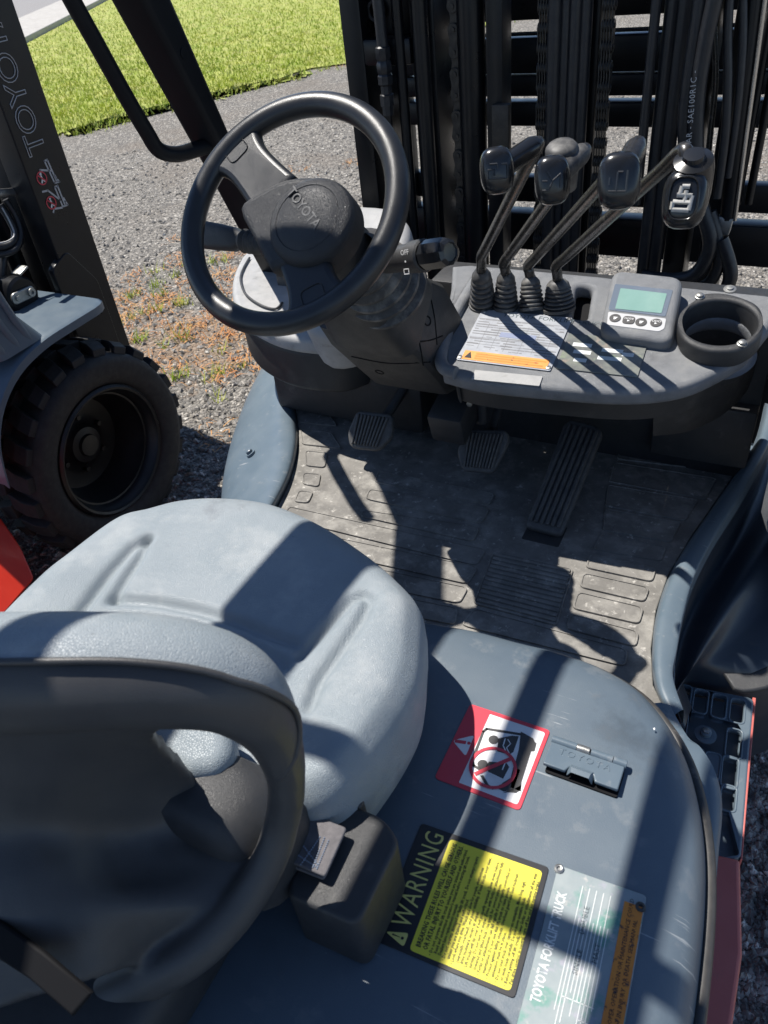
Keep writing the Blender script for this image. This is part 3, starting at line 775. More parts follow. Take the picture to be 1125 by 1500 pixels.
# --- floor
FLZ = .815
flo = [PZ(u, v, FLZ) for u, v in ((405, 520), (436, 650), (420, 705), (390, 770), (340, 850))]
plate('floor_plate', Frame((0, 0, FLZ), (1, 0, 0), (0, 1, 0)), [[Vector((p.x, p.y)) for p in flo] + [Vector((-.8, .3)), Vector((0, .3)), Vector((-.02, .75)), Vector((-.055, .95)), Vector((.02, 1.42)), Vector((-.3, 1.5)), Vector((-1.0, 1.5))]], -.02, -.001, PAINT, FK, .001)
# --- fenders: smooth skins bulging over the front wheels
def skin(name, rows, m, n=6, thick=.004):
    rr = [spline(r, n) for r in rows]
    k = len(rr[0]); cols = [spline([r[i] for r in rr], 5) for i in range(k)]
    return loft(name, [[c[j] for c in cols] for j in range(len(cols[0]))], m, FK, False, smooth=70, thick=thick)
zf = FLZ
Lin = [(424, 530), (430, 575), (436, 620), (437, 655), (427, 700), (402, 752), (372, 800), (330, 860)]
Lf = [(416, 524), (421, 575), (426, 620), (427, 655), (416, 700), (390, 752), (360, 800), (318, 860)]
Lm = [(410, 515), (400, 570), (393, 630), (388, 680), (376, 720), (362, 765), (335, 812), (300, 865)]
Lo = [(403, 505), (368, 568), (345, 630), (332, 685), (328, 725), (326, 760), (318, 812), (285, 865)]
fl = skin('fender', [[PZ(u, v, zf - .002) for u, v in Lin], [PZ(u, v, zf + .028) for u, v in Lf], [PZ(u, v, zf + .02) for u, v in Lm], [PZ(u, v, zf - .05) for u, v in Lo], [PZ(u, v, zf - .05) + Vector((-.03, 0, -.12)) for u, v in Lo], [PZ(u, v, zf - .05) + Vector((-.03, 0, -.40)) for u, v in Lo]], PAINT)
p = PZ(367, 664, zf + .004)
lathe('fender_bolt', Frame(p, (1, 0, .55), (0, 1, .1)), [(.011, -.004), (.011, .001), (.0075, .002), (.0075, .008), (.005, .010), (0, .010)], PAINT, fl, 12)
Rin = [(1120, 590), (1104, 650), (1062, 716), (1014, 785), (980, 842), (962, 895), (955, 950), (958, 1005), (980, 1052)]
Rt0 = [(1126, 592), (1110, 650), (1068, 716), (1021, 785), (988, 842), (968, 895), (960, 950), (964, 1005), (984, 1050)]
Rt1 = [(1142, 598), (1124, 650), (1088, 716), (1044, 785), (1015, 842), (999, 895), (989, 950), (984, 990), (1000, 1040)]
R1 = [PZ(u, v, zf + .035) for u, v in Rt1]
Rw = [p + Vector((.003, 0, -.012)) for p in R1]
Rv = [p + Vector((.006, 0, -.13)) for p in R1]
RB = [(1240, 640), (1220, 700), (1190, 770), (1150, 835), (1105, 890), (1070, 930), (1035, 962), (998, 992), (1010, 1045)]
RC = [(1330, 760), (1310, 820), (1275, 880), (1235, 930), (1185, 978), (1125, 1002), (1060, 1004), (1000, 1000), (1012, 1048)]
R3 = [PZ(u, v, .70) for u, v in RB]
R4 = [PZ(u, v, .64) for u, v in RC]
fr = skin('fender', [[PZ(u, v, zf - .002) for u, v in Rin], [PZ(u, v, zf + .034) for u, v in Rt0], R1, Rw, [p + Vector((.001, 0, -.018)) for p in Rw]], PAINT, thick=0)
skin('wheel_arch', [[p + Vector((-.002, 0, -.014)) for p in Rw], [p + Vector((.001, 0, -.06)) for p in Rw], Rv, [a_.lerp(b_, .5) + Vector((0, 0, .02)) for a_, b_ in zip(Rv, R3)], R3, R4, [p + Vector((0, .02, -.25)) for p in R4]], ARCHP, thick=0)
spl = [(1060, 985), (1100, 985), (1160, 960), (1160, 990), (1123, 1008), (1105, 1012), (1090, 1013), (1075, 1009)]
plate('splash_guard', Frame((0, 0, .655), (1, 0, 0), (0, 1, .2)), [[Vector(Frame((0, 0, .655), (1, 0, 0), (0, 1, .2)).pix(u, v)) for u, v in spl]], -.01, .0, PLAST, FK, .004)
# ------------------------------------------------------------------ floor mat (lies on the floor plate)
MZ = FLZ + .006
MF = Frame((0, 0, MZ), (1, 0, 0), (0, 1, 0))
mat_px = [(424, 545), (433, 585), (438, 630), (437, 665), (424, 705), (402, 752), (372, 800), (330, 850)]
ml = [MF.pix(u, v) for u, v in mat_px]
mr = [MF.pix(u, v) for u, v in ((975, 1040), (957, 1003), (954, 950), (961, 895), (979, 842), (1013, 785), (1061, 716), (1100, 655))]
mo = [Vector(p) for p in ml] + [Vector((-.75, .45)), Vector((-.02, .45))] + [Vector(p) for p in mr] + [Vector((-.02, 1.42)), Vector((-.98, 1.42))]
matt = plate('rubber_mat', MF, mo, -.0055, 0, MAT_R, None, .002)
tag(matt, 'dusty black ribbed rubber floor mat under the pedals', 'rubber mat')
def pad(px, r=.010, z=.0035, name='mat_pad'):
    q = [Vector(MF.pix(u, v)) for u, v in px]
    # raised rim and slightly sunk centre like moulded rubber
    lp = rounded(q, r, 4)
    c = sum(lp, Vector((0, 0))) / len(lp)
    inn = [p + (c - p).normalized() * .0035 for p in lp]
    a = plate_mesh(MF, [lp, inn], -.001, z, .0012, 1); b = plate_mesh(MF, [inn], -.001, z - .0014, .0004, 1)
    return link(name, join_meshes([a, b]), MAT_R, matt, 40)
c1 = lambda x, y: (380 + x * .3022, 540 + y * .3022)
c2 = lambda x, y: (660 + x * .4133, 580 + y * .4133)
c3 = lambda x, y: (600 + x * .3556, 760 + y * .3556)
for q in ([(172, 92), (250, 98), (300, 170), (174, 160)], [(180, 197), (330, 210), (380, 282), (190, 264)], [(198, 298), (350, 312), (400, 392), (206, 370)],
          [(222, 400), (332, 410), (318, 484), (224, 474)], [(212, 508), (300, 513), (288, 577), (208, 563)], [(192, 592), (264, 600), (238, 656), (166, 648)],
          [(575, 500), (1145, 612), (1112, 668), (556, 552)], [(530, 588), (1118, 684), (1078, 755), (512, 634)], [(500, 690), (1070, 772), (1036, 842), (486, 718)]):
    pad([c1(*p) for p in q])
pad([c1(140, 672), c3(318, 132), c3(274, 196), c1(114, 728)])
pad([c1(95, 765), c3(284, 203), c3(242, 272), c1(40, 830)])
pad([c1(20, 860), c3(243, 288), c3(208, 352), c1(-60, 930)])
pad([c1(-80, 960), c3(200, 372), c3(190, 440), c1(-150, 1030)])
for q in ([(742, 146), (1018, 205), (1000, 264), (722, 204)], [(712, 226), (990, 288), (968, 347), (698, 284)], [(690, 304), (966, 370), (946, 438), (668, 372)], [(658, 394), (946, 470), (934, 532), (644, 456)],
          [(262, 372), (900, 545), (890, 612), (210, 440)]):
    pad([c3(*p) for p in q])
for q in ([(606, 158), (988, 212), (975, 272), (590, 226)], [(580, 238), (945, 296), (905, 370), (560, 306)], [(556, 318), (880, 372), (832, 446), (548, 392)], [(546, 402), (818, 452), (782, 522), (538, 478)], [(530, 490), (766, 540), (748, 588), (505, 546)]):
    pad([c2(*p) for p in q], .006)
# ribbed square pad in the middle
q = [c3(345, 138), c3(676, 210), c3(606, 444), c3(262, 352)]
pad(q, .008)
A, B, C_, D_ = [Vector(MF.pix(*p)) for p in q]
rb = None
for i in range(12):
    t = (i + .8) / 12.6
    a, b = A.lerp(D_, t), B.lerp(C_, t); d = b - a
    a, b = a + d * .03, b - d * .03
    n = Vector((-d.y, d.x)).normalized() * .0028
    plate('mat_rib', MF, [a - n, b - n, b + n, a + n], -.001, .0052, MAT_R, matt, .0012)
# --- pedals
def pedal(name, px, zc, tilt, ribs, th=.016, along=True):
    cu = sum(p[0] for p in px) / len(px); cv = sum(p[1] for p in px) / len(px)
    o = PZ(cu, cv, zc); F = Frame(o, (1, 0, 0), (0, math.cos(tilt), math.sin(tilt)))
    lp = rounded([Vector(F.pix(u, v)) for u, v in px], .012, 4)
    pl_ = plate(name, F, lp, -th, 0, PEDAL, FK, .005)
    q = [Vector(F.pix(u, v)) for u, v in ribs[0]]
    n = ribs[1]
    for k in range(n):
        t = (k + .5) / n
        a, b = q[0].lerp(q[1], t), q[3].lerp(q[2], t); d = (b - a); w = (q[1] - q[0]).length / n * .30
        a, b = a + d * .04, b - d * .04
        nn = Vector((-d.y, d.x)).normalized() * w
        plate('pedal_rib', F, rounded([a - nn, b - nn, b + nn, a + nn], .003, 2), -.001, .005, PEDAL, pl_, .002, 50, 1)
    return F, pl_
F1, p1 = pedal('inching_pedal', [(522, 601), (575, 607), (574, 640), (553, 661), (512, 656), (508, 634)], .90, R_(50), ([(524, 604), (572, 610), (552, 658), (514, 652)], 9))
F2, p2 = pedal('brake_pedal', [(684, 628), (742, 630), (746, 646), (722, 694), (676, 690), (668, 660)], .90, R_(50), ([(686, 631), (740, 633), (722, 690), (678, 686)], 10))
o = PZ(795, 778, FLZ + .02)
FA = Frame(o, (1, 0, 0), (0, 1, .42))
ap = [(768, 770), (822, 784), (850, 716), (884, 632), (872, 622), (836, 614), (826, 620), (800, 690)]
acc = plate('accelerator_pedal', FA, rounded([Vector(FA.pix(u, v)) for u, v in ap], [.012, .012, 0, .012, .012, .012, .012, 0], 4), -.016, 0, PEDAL, FK, .005)
qa = [Vector(FA.pix(u, v)) for u, v in ((833, 617), (880, 629), (820, 778), (771, 766))]
for k in range(6):
    t = (k + .5) / 6; a, b = qa[0].lerp(qa[1], t), qa[3].lerp(qa[2], t); d = b - a
    a, b = a + d * .03, b - d * .02
    nn = Vector((-d.y, d.x)).normalized() * .0034
    plate('pedal_rib', FA, rounded([a - nn, b - nn, b + nn, a + nn], .003, 2), -.001, .005, PEDAL, acc, .002, 50, 1)
box('pedal_base', Frame(FA.w(0, .0, -.03), (1, 0, 0), (0, 1, 0)), .07, .06, .03, PLAST, acc, .004)
for F_, pp_, tx in ((F1, p1, .05), (F2, p2, .0)):
    o = F_.w(0, .01, -.012)
    tube('pedal_arm', spline([o, o + Vector((tx * .4, .05, .02)), o + Vector((tx, .13, .10)), o + Vector((tx * 1.2, .17, .24))], 6), .010, PLAST, pp_, 8)
o = PZ(664, 610, .96)
box('pedal_bracket', Frame(o, (1, 0, 0), (0, 1, .3)), .07, .08, .07, PLAST, FK, .008)
b = PZ(705, 585, .98)
tube('pedal_arm', [b + Vector((0, .02, .10)), b, b + Vector((0, .0, -.05))], .012, PLAST, FK, 8)
lathe('pivot_bolt', Frame(PZ(689, 590, 1.0), (1, 0, 0), (0, 0, 1)), [(.006, 0), (.006, .006), (0, .007)], STEEL, FK, 6)
# --- dashboard
dn = Vector((0, -.22, 1)).normalized()
DF = Frame((0, 1.02, 1.128), (1, 0, 0), (0, 1, .22))
dash_px = [(648, 545), (690, 556), (750, 564), (820, 570), (890, 575), (950, 574), (1005, 565), (1050, 546), (1092, 520), (1118, 490), (1140, 462), (1156, 436), (1120, 430), (1000, 418), (880, 403), (760, 392), (690, 386), (662, 388), (660, 420), (650, 480)]
dl = spline([(*DF.pix(u, v), 0) for u, v in dash_px[:12]], 5) + [Vector((*DF.pix(u, v), 0)) for u, v in dash_px[12:]]
dl = [Vector((p.x, p.y)) for p in dl]
slot = rounded([Vector(DF.pix(u, v)) for u, v in ((845, 417), (868, 420), (860, 468), (838, 464))], .012, 5)
cupc = Vector(DF.pix(1055, 470)); 
def ellipse_px(F, px, h=0):  # least-squares free: mean radius circle through sighted points
    q = [Vector(F.pix(u, v, h)) for u, v in px]; c = sum(q, Vector((0, 0))) / len(q)
    return c, sum((p - c).length for p in q) / len(q)
cc, cr = ellipse_px(DF, [(1056, 437), (1108, 470), (1052, 506), (1003, 470)], .03)
ring_bits = circ(cr * .97, 36, cc.x, cc.y - .004)
slot2 = rounded([Vector(DF.pix(u, v)) for u, v in ((698, 404), (704, 405), (676, 450), (668, 446))], .004, 4)
dash = plate('dashboard', DF, [dl, slot, ring_bits, slot2], -.030, 0, DASHP, FK, .010, 50, 3)
slc = sum(slot, Vector((0, 0))) / len(slot)
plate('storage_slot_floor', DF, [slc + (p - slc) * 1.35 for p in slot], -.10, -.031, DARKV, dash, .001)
# raised ridge on the left of the plate recess, parting line
tube('dash_ridge', spline([DF.w(*DF.pix(u, v), .002) for u, v in ((708, 404), (700, 410), (672, 455), (655, 490), (646, 525), (652, 542), (668, 548))], 5), .011, DASHP, dash, 10)
# skirts under the lip
skirt = [Vector((p.x, p.y)) for p in dl]
nlip = 56
low = inset([Vector((p.x, p.y, 0)) for p in dl], .02)
if (sum(((a - Vector((b.x, b.y, 0))).dot(Vector((-.25, 1.2, 0)) - Vector((b.x, b.y, 0))) for a, b in zip(low, dl))) < 0): low = inset([Vector((p.x, p.y, 0)) for p in dl], -.02)
rows = [[DF.w(p.x, p.y, -.022) for p in low[:nlip]], [DF.w(p.x, p.y, -.022) + Vector((0, .012, -.05)) for p in low[:nlip]]]
loft('dash_skirt', rows, SHROUD, dash, False, smooth=60, thick=.003)
# right-hand corner post of the dashboard and the dark recess below it
post = spline([PZ(u, v, 1.10) for u, v in ((960, 580), (1010, 574), (1055, 556), (1092, 528), (1118, 492), (1135, 450))], 5)
loft('dash_corner_post', [[p + Vector((0, 0, 0)) for p in post], [p + Vector((-.0, .01, -.05)) for p in post], [p + Vector((-.0, .03, -.09)) for p in post]], SHROUD, FK, False, smooth=60, thick=.003)
wbox('cowl_shade_block', .035, .20, 1.0, 1.45, .92, 1.165, DASHP, FK, .035)  # unseen block added beyond the dash end to shade the right fender
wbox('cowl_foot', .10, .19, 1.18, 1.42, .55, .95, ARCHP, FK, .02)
wbox('kick_panel', -.62, .0, 1.30, 1.40, .80, 1.15, PLAST, FK)
wbox('kick_panel', -1.03, -.62, 1.36, 1.40, .80, 1.10, PLAST, FK)
F = Frame((-.05, 1.30, .88), (1, 0, 0), (0, 0, 1))
wbox('recess_box', -.17, -.0, 1.27, 1.36, .86, .98, PLAST, FK, .006)
# data plate on the dash
SPF, sw, sh_ = quad_frame(DF, (668, 527), (806, 544), (680, 451), .0015)
spec = plate('spec_plate', SPF, rrect(sw, sh_, .004, sw / 2, sh_ / 2), -.0005, .0008, SPEC, dash, .0003)
ht = .0010
text('lettering', SPF.at(sw * .26, sh_ * .895, ht), 'TOYOTA FORKLIFT TRUCK', sh_ * .105, PDARK, spec, ext=0, space=1.0)
rl = []; rnd = random.Random(5)
for i in range(13):
    y = sh_ * (.24 + .047 * i); x = sw * .03
    while x < sw * .97:
        w_ = sw * rnd.uniform(.02, .13)
        if rnd.random() < .74: rl.append(line_mesh(SPF, [(x, y), (min(x + w_, sw * .97), y)], sh_ * rnd.choice((.010, .016, .022)), 0, ht))
        x += w_ + sw * .012
for x in (.16, .30, .44, .60, .74, .88): rl.append(line_mesh(SPF, [(sw * x, sh_ * .24), (sw * x, sh_ * rnd.uniform(.5, .85))], sw * .0035, 0, ht))
for y in (.33, .45, .57, .70, .82): rl.append(line_mesh(SPF, [(sw * .02, sh_ * y), (sw * .98, sh_ * y)], sh_ * .006, 0, ht))
link('plate_print', join_meshes(rl), SPRT, spec)
plate('blue_panel', SPF, [(sw * .33, sh_ * .50), (sw * .72, sh_ * .50), (sw * .72, sh_ * .59), (sw * .33, sh_ * .59)], .0009, .0012, BLUEL, spec, .0001)
og = plate('caution_strip', SPF, [(sw * .05, sh_ * .02), (sw * .955, sh_ * .02), (sw * .955, sh_ * .185), (sw * .05, sh_ * .185)], .0009, .0014, ORG2, spec, .0001)
link('triangle', from_py([SPF.w(sw * a, sh_ * b, .0018) for a, b in ((.075, .05), (.155, .05), (.115, .165))], [(0, 1, 2)]), LBLK, og)
link('strip_print', join_meshes([line_mesh(SPF, [(sw * .19, sh_ * y), (sw * e, sh_ * y)], sh_ * .02, 0, .0017) for y, e in ((.14, .92), (.10, .85), (.06, .9))]), ORG, og)
for a, b in ((.03, .96), (.03, .05), (.97, .05), (.97, .96)):
    lathe('rivet', SPF.at(sw * a, sh_ * b, .001), [(.0045, 0), (.004, .0012), (.002, .0018), (.0018, .0008), (0, .0008)], STEEL, spec, 12)
GF, gw, gh = quad_frame(DF, (814, 540), (934, 553), (835, 489), .0012)
film = plate('clear_label', GF, rrect(gw, gh, .003, gw / 2, gh / 2), -.0005, .0012, GLASSL, dash, .0004)
link('label_print', join_meshes([line_mesh(GF, [(gw * x, gh * y), (gw * (x + l), gh * y)], gh * .10, 0, .0014) for x, y, l in ((.12, .7, .2), (.16, .5, .18), (.5, .62, .22), (.48, .4, .25), (.2, .28, .12), (.76, .55, .1))]), PLINE, film)
KF, kw, kh = quad_frame(DF, (690, 556), (790, 566), (692, 542), .0012)
plate('grey_label', KF, rrect(kw, kh, .002, kw / 2, kh / 2), -.0005, .001, COWLP, dash, .0003)
# --- display unit
EF = Frame(DF.w(*DF.pix(938, 440), .0), (1, .04, .0), (0, 1, .34))
bq = [Vector(EF.pix(u, v, .032)) for u, v in ((898, 393), (1002, 404), (985, 503), (877, 486))]
disp = plate('display_unit', EF, rounded(bq, .022, 6), -.03, .032, DASHP, FK, .010, 50, 4)
EH = EF.at(0, 0, .032)
sq = [Vector(EH.pix(u, v)) for u, v in ((901, 416), (986, 425), (975, 464), (891, 454))]
plate('screen_surround', EH, rounded(sq, .003, 3), -.002, .0006, LCDB, disp, .0003)
lq = [Vector(EH.pix(u, v, .001)) for u, v in ((909, 422), (977, 430), (969, 459), (901, 452))]
plate('screen', EH, rounded(lq, .002, 3), .0006, .0012, LCD, disp, .0002)
kq = [Vector(EH.pix(u, v)) for u, v in ((891, 457), (976, 467), (973, 482), (965, 486), (889, 476))]
mem = plate('button_panel', EH, rounded(kq, .003, 3), -.002, .0008, MEMB, disp, .0003)
for (u, v_), s in (((901, 466), ''), ((921, 469), 'MODE'), ((939, 472), ''), ((961, 473), 'ODO')):
    a, b = EH.pix(u, v_, .001)
    lp = circ(.0088, 22, a, b) if s in ('ODO', '') else rrect(.0185, .0165, .006, a, b)
    bt = plate('button', EH, lp, .0006, .0018, PICT, mem, .0005)
    if s: text('button_print', EH.at(a, b + .001, .0020), s, .006 if s == 'ODO' else .0052, WHT, bt, ext=0, align='CENTER', space=.95)
    else: link('button_print', from_py([EH.w(a - .003, b + .002, .002), EH.w(a + .004, b + .002, .002), EH.w(a, b - .004, .002)], [(0, 2, 1)]), WHT, bt)
    link('button_mark', from_py([EH.w(a - .002, b - .004, .0021), EH.w(a + .002, b - .002, .0021), EH.w(a - .002, b - .0, .0021)], [(0, 1, 2)]), WHT, bt)
# --- cup holder
CH = DF.at(0, 0, .03)
cpx = [(993, 470), (1002, 450), (1020, 436), (1030, 429), (1060, 428), (1094, 437), (1114, 450), (1119, 474), (1112, 494), (1088, 510), (1062, 514), (1030, 511), (1002, 496)]
co = [Vector((p.x, p.y)) for p in spline([(*CH.pix(u, v), 0) for u, v in cpx], 5, True)]
ch = plate('cup_holder', CH, [co, circ(cr, 48, cc.x, cc.y)], -.034, 0, PLAST, FK, .006, 50, 3)
lathe('cup_well', CH.at(cc.x, cc.y), [(cr + .001, -.004), (cr * .98, -.012), (cr * .955, -.03), (cr * .92, -.085), (cr * .85, -.092), (0, -.092)], PLAST, ch, 40, 40)
for u, v_ in ((1025, 435), (1087, 504)):
    a, b = CH.pix(u, v_)
    lathe('screw', CH.at(a, b), [(.0075, -.001), (.0075, .0015), (.0055, .002), (.0052, .005), (.003, .006), (0, .006)], STEEL, ch, 12, 30)
a, b = DF.pix(1069, 424); lathe('screw', DF.at(a, b), [(.010, 0), (.010, .0015), (.005, .002), (.005, .004), (0, .005)], STEEL, dash, 12)
# --- control levers
RODS = [((705, 398), Vector((-.451, 1.144, 1.271)), Vector((-.311, .982, 1.484)), (728, 250), .062),
        ((741, 402), Vector((-.425, 1.176, 1.250)), Vector((-.252, .976, 1.479)), (809, 264), .064),
        ((777, 408), Vector((-.393, 1.204, 1.236)), Vector((-.185, .945, 1.496)), (907, 265), .064),
        ((817, 412), Vector((-.341, 1.190, 1.246)), Vector((-.137, .958, 1.487)), (1003, 292), .03)]
bpx = [((707, 446), .0215), ((741, 449), .020), ((779, 452), .0205), ((819, 452), .0245)]
def emblem(F, kind, parent, m):
    s = .0038 if kind < 3 else .0050
    st = {0: [[(-3, -2), (3, -2)], [(-3, 0), (-3, -2)], [(3, -2), (3, 2)], [(3, 2), (1.2, 2)], [(-3, .6), (-1, .6), (-1, -1.2)], [(0, 2.2), (-2.4, 2.2)], [(0, .8), (0, 2.2)]],
          1: [[(-3, -2.6), (-1, -2.6), (0, 0)], [(0, 0), (-1.6, 2.6)], [(0, 0), (2.4, 2)], [(2.4, 2), (2.4, -2)], [(-3, 0), (-1.5, 0)]],
          2: [[(-2.6, -2.6), (2.2, -2.6)], [(2.2, -2.6), (2.2, 2.8)], [(-.4, -2.6), (-.4, 2.4)], [(-2.4, 1.0), (-2.4, -1.0)], [(-.4, 2.4), (1, 2.4)]],
          3: [[(-2, -2.4), (1.6, -2.4)], [(-2, -.8), (1.8, -.8)], [(-1.4, .6), (1.8, .6)], [(-.6, 2.4), (1, 2.4)], [(-2, -2.4), (-2, -.8)], [(1.6, -2.4), (1.8, .6)], [(-.8, .6), (-.6, 2.4)], [(.4, -.8), (.4, 1.6)]]}[kind]
    ms = [tube_mesh([F.w(a[0] * s, a[1] * s, 0) for a in pl_], .0011 if kind < 3 else .0026, 6) for pl_ in st]
    link('emblem', join_meshes(ms), m, parent, 60)
def knob_mesh(F, w, h, d):
    rings = []
    for i in range(13):
        t = -math.pi / 2 + math.pi * i / 12
        z = d / 2 * math.copysign(abs(math.sin(t)) ** .75, math.sin(t)); k = abs(math.cos(t)) ** .55
        ring = []
        for j in range(28):
            a = 2 * math.pi * j / 28; ca, sa = math.cos(a), math.sin(a)
            ring.append(F.w(w / 2 * k * math.copysign(abs(ca) ** .72, ca), h / 2 * k * math.copysign(abs(sa) ** .72, sa), z))
        rings.append(ring)
    return loft_mesh(rings, True, True, True)
for i, ((bu, bv), bend, top, (ku, kv), dy) in enumerate(RODS):
    (fu, fv), br = bpx[i]
    foot = DF.w(*DF.pix(fu, fv), 0); head = PY(bu, bv, (foot.y + bend.y) / 2 + .01)
    K = PY(ku, kv, top.y - dy)
    kdir = (K - top).normalized()
    top2 = top + (top - bend).normalized() * .004
    lev = tube('control_lever', spline([head, bend + (head - bend) * .35], 2)[:-1] + spline([bend + (head - bend) * .35, bend, bend + (top - bend) * .10], 6)[:-1] + [bend + (top - bend) * .10, top + (bend - top) * .12] + spline([top + (bend - top) * .10, top2, top2 + kdir * .02], 5) + [K - kdir * .01], .0085, RODM, FK, 14)
    # sleeve between the rod end and the knob
    if i < 3: tube('knob_sleeve', [top2 + kdir * .004, top2 + kdir * .010, K - kdir * .012, K], [.0105, .0125, .0135, .014], (KNOB, BOOT, RODM)[i], lev, 16)
    kz = (kdir * -.25 + (CAM - K).normalized() * .9 + Vector((0, -.35, -.05))).normalized()
    kx = Vector((0, 0, 1)).cross(kz).normalized()
    KFm = Frame(K, kx - Vector((0, 0, -.06)), kz.cross(kx))
    w_, h_ = ((.041, .054), (.041, .055), (.046, .059), (.048, .063))[i]
    kn = link('knob', knob_mesh(KFm, w_, h_, .036), KNOB, lev, 70)
    emblem(KFm.at(0, 0, .0175).rot(R_(-4)), i, kn, EMBW if i == 3 else EMB)
    if i == 1:
        o = PY(823, 224, top.y - .025)
        lathe('knob_switch', Frame(o, (1, 0, 0), (0, 1, .3)), [(.016, -.045), (.019, -.02), (.019, .006), (.016, .010), (.009, .012), (0, .0125)], BOOT, lev, 20)
    if i == 3:
        o = PY(1015, 248, top.y - .012)
        lathe('knob_switch', Frame(o, (1, 0, 0), (0, 1, .45)), [(.019, -.05), (.0215, -.03), (.0225, .0), (.021, .012), (.012, .015), (.011, .02), (0, .021)], KNOB, lev, 22)
        fr_ = [KFm.w(a * .0155, b * .022, .0172) for a, b in [(p.x, p.y) for p in rrect(2, 2, .8)]]
        tube('knob_frame', fr_, .0014, KNOB, kn, 6, True)
    ax = (head - foot); L_ = ax.length
    BF = Frame(foot, Vector((1, 0, 0)) - ax * (ax.x / L_ ** 2), ax.cross(Vector((1, 0, 0))))
    prof = [(br * 1.12, -.002), (br * 1.12, .003)]
    nr = 5
    for k in range(nr):
        z = .004 + (L_ * .78 - .004) * k / nr; dz = L_ * .78 / nr
        prof += [(br * (.88 - .03 * k), z), (br * (1.06 - .05 * k), z + dz * .3), (br * (1.06 - .05 * k), z + dz * .6), (br * (.88 - .03 * k), z + dz * .92)]
    prof += [(br * .80, L_ * .80), (br * .74, L_ * .92), (br * .55, L_ * 1.02), (.0088, L_ * 1.06), (.0086, L_ * 1.10)]
    lathe('bellows', BF, prof, BOOT, lev, 28, 60)
# --- steering column, cowl
plateC = Frame(Vector((0, 0, 1.075)), (1, 0, 0), (0, 1, 0))
tray_px = [(365, 366), (347, 388), (339, 415), (342, 440), (356, 462), (380, 478), (410, 490), (450, 497), (505, 497), (560, 470), (560, 420), (500, 380), (420, 350)]
tl = [Vector((p.x, p.y)) for p in spline([(*plateC.pix(u, v), 0) for u, v in tray_px], 4, True)]
tray = plate('cowl_tray', plateC, tl, -.036, 0, COWLP, FK, .012, 50, 4)
tcn = sum(tl, Vector((0, 0))) / len(tl)
plate('cowl_body', plateC, [tcn + (p - tcn) * .93 for p in tl], -.13, -.034, SHROUD, tray, .012, 50, 3)
tube('cowl_cord', spline([plateC.w(*plateC.pix(u, v), .004) for u, v in ((366, 380), (357, 396), (353, 412), (361, 434), (383, 450), (404, 455), (414, 446))], 6), .0028, PLAST, tray, 8)
lf_ = plateC
plate('cowl_label', plateC, rounded([Vector(plateC.pix(u, v)) for u, v in ((468, 478), (494, 474), (490, 487), (462, 489))], .002, 3), .0002, .001, SPEC, tray, .0003)
c0 = PY(560, 297, 1.38)
HFm = Frame(c0, (1, 0, 0), (0, 1, .38))
hood_m = [(480, 300), (505, 297), (566, 300), (590, 314), (600, 335), (590, 380), (565, 440), (510, 480), (450, 480), (430, 400)]
hl = [Vector((p.x, p.y)) for p in spline([(*HFm.pix(u, v), 0) for u, v in hood_m], 4, True)]
mh = plate('meter_hood', HFm, hl, -.11, 0, COWLP, FK, .020, 50, 4)
o = HFm.pix(544, 358)
box('meter_tab', HFm.at(o[0], o[1], .008), .035, .045, .02, COWLP, mh, .004, 2, .8)
# vent and lower cowl
wbox('lower_cowl', -.99, -.62, 1.22, 1.37, .84, 1.0, PLAST, FK, .012)
vp = PZ(450, 540, .93)
for k in range(6):
    for s in (-1, 1):
        box('vent_slat', Frame(vp + Vector((s * .026 - .0, -.012 * 0, -.012 * k + .03)) + Vector((0, 0, 0)), (1, 0, 0), (0, 1, 0)), .042, .05, .005, PLAST, FK, .001)
# wheel frame
WC = Vector((-.573, .81, 1.446)); tl_ = R_(43)
SW = Frame(WC, (1, 0, 0), (0, math.cos(tl_), math.sin(tl_)))
axis = -SW.ez
def rect_ring(c, w, h, F=None, r=.03, n=4, tx=0):
    return [c + SW.ex * (p.x + tx) + (F or SW).ey * p.y for p in rounded([(-w, -h), (w, -h), (w, h), (-w, h)], r, n)]
colb = []
for d, w, h, r, dx, dz in ((.07, .048, .046, .03, .004, 0), (.13, .05, .048, .03, .006, -.0), (.17, .054, .05, .03, .008, -.0), (.20, .064, .058, .03, .010, -.01), (.27, .076, .066, .03, .012, -.02)):
    c = WC + axis * d + Vector((dx, 0, dz)); colb.append(rect_ring(c, w, h, None, r))
colm = loft('steering_column', colb, SHROUD, FK, True, True, True, 35)
# tower that carries the column down to the dash
TW = [((-.600, 1.02, 1.235), .075, .065), ((-.588, 1.055, 1.195), .088, .075), ((-.575, 1.095, 1.13), .086, .07), ((-.57, 1.13, 1.07), .082, .06), ((-.565, 1.2, 1.04), .075, .05), ((-.56, 1.3, 1.02), .07, .05)]
rings = []
for c, w, h in TW: rings.append([Vector(c) + Vector((p.x, p.y * .8, p.y * .5)) for p in rounded([(-w, -h), (w, -h), (w, h), (-w, h)], .022, 3)])
tower = loft('column_tower', rings, SHROUD, FK, True, True, True, 30)
from mathutils.bvhtree import BVHTree
def bvh_of(o): return BVHTree.FromPolygons([q.co.copy() for q in o.data.vertices], [tuple(p.vertices) for p in o.data.polygons])
def seam(name, o, px, r_, m, parent, lift=.0, n=5):
    b_ = bvh_of(o); out_ = []
    for p in spline([(u, v, 0) for u, v in px], n):
        loc, nn, i_, d_ = b_.ray_cast(CAM, sight(p.x, p.y).normalized())
        if loc is not None: out_.append(loc - sight(p.x, p.y).normalized() * lift)
    if len(out_) > 2: tube(name, out_, r_, m, parent, 6)
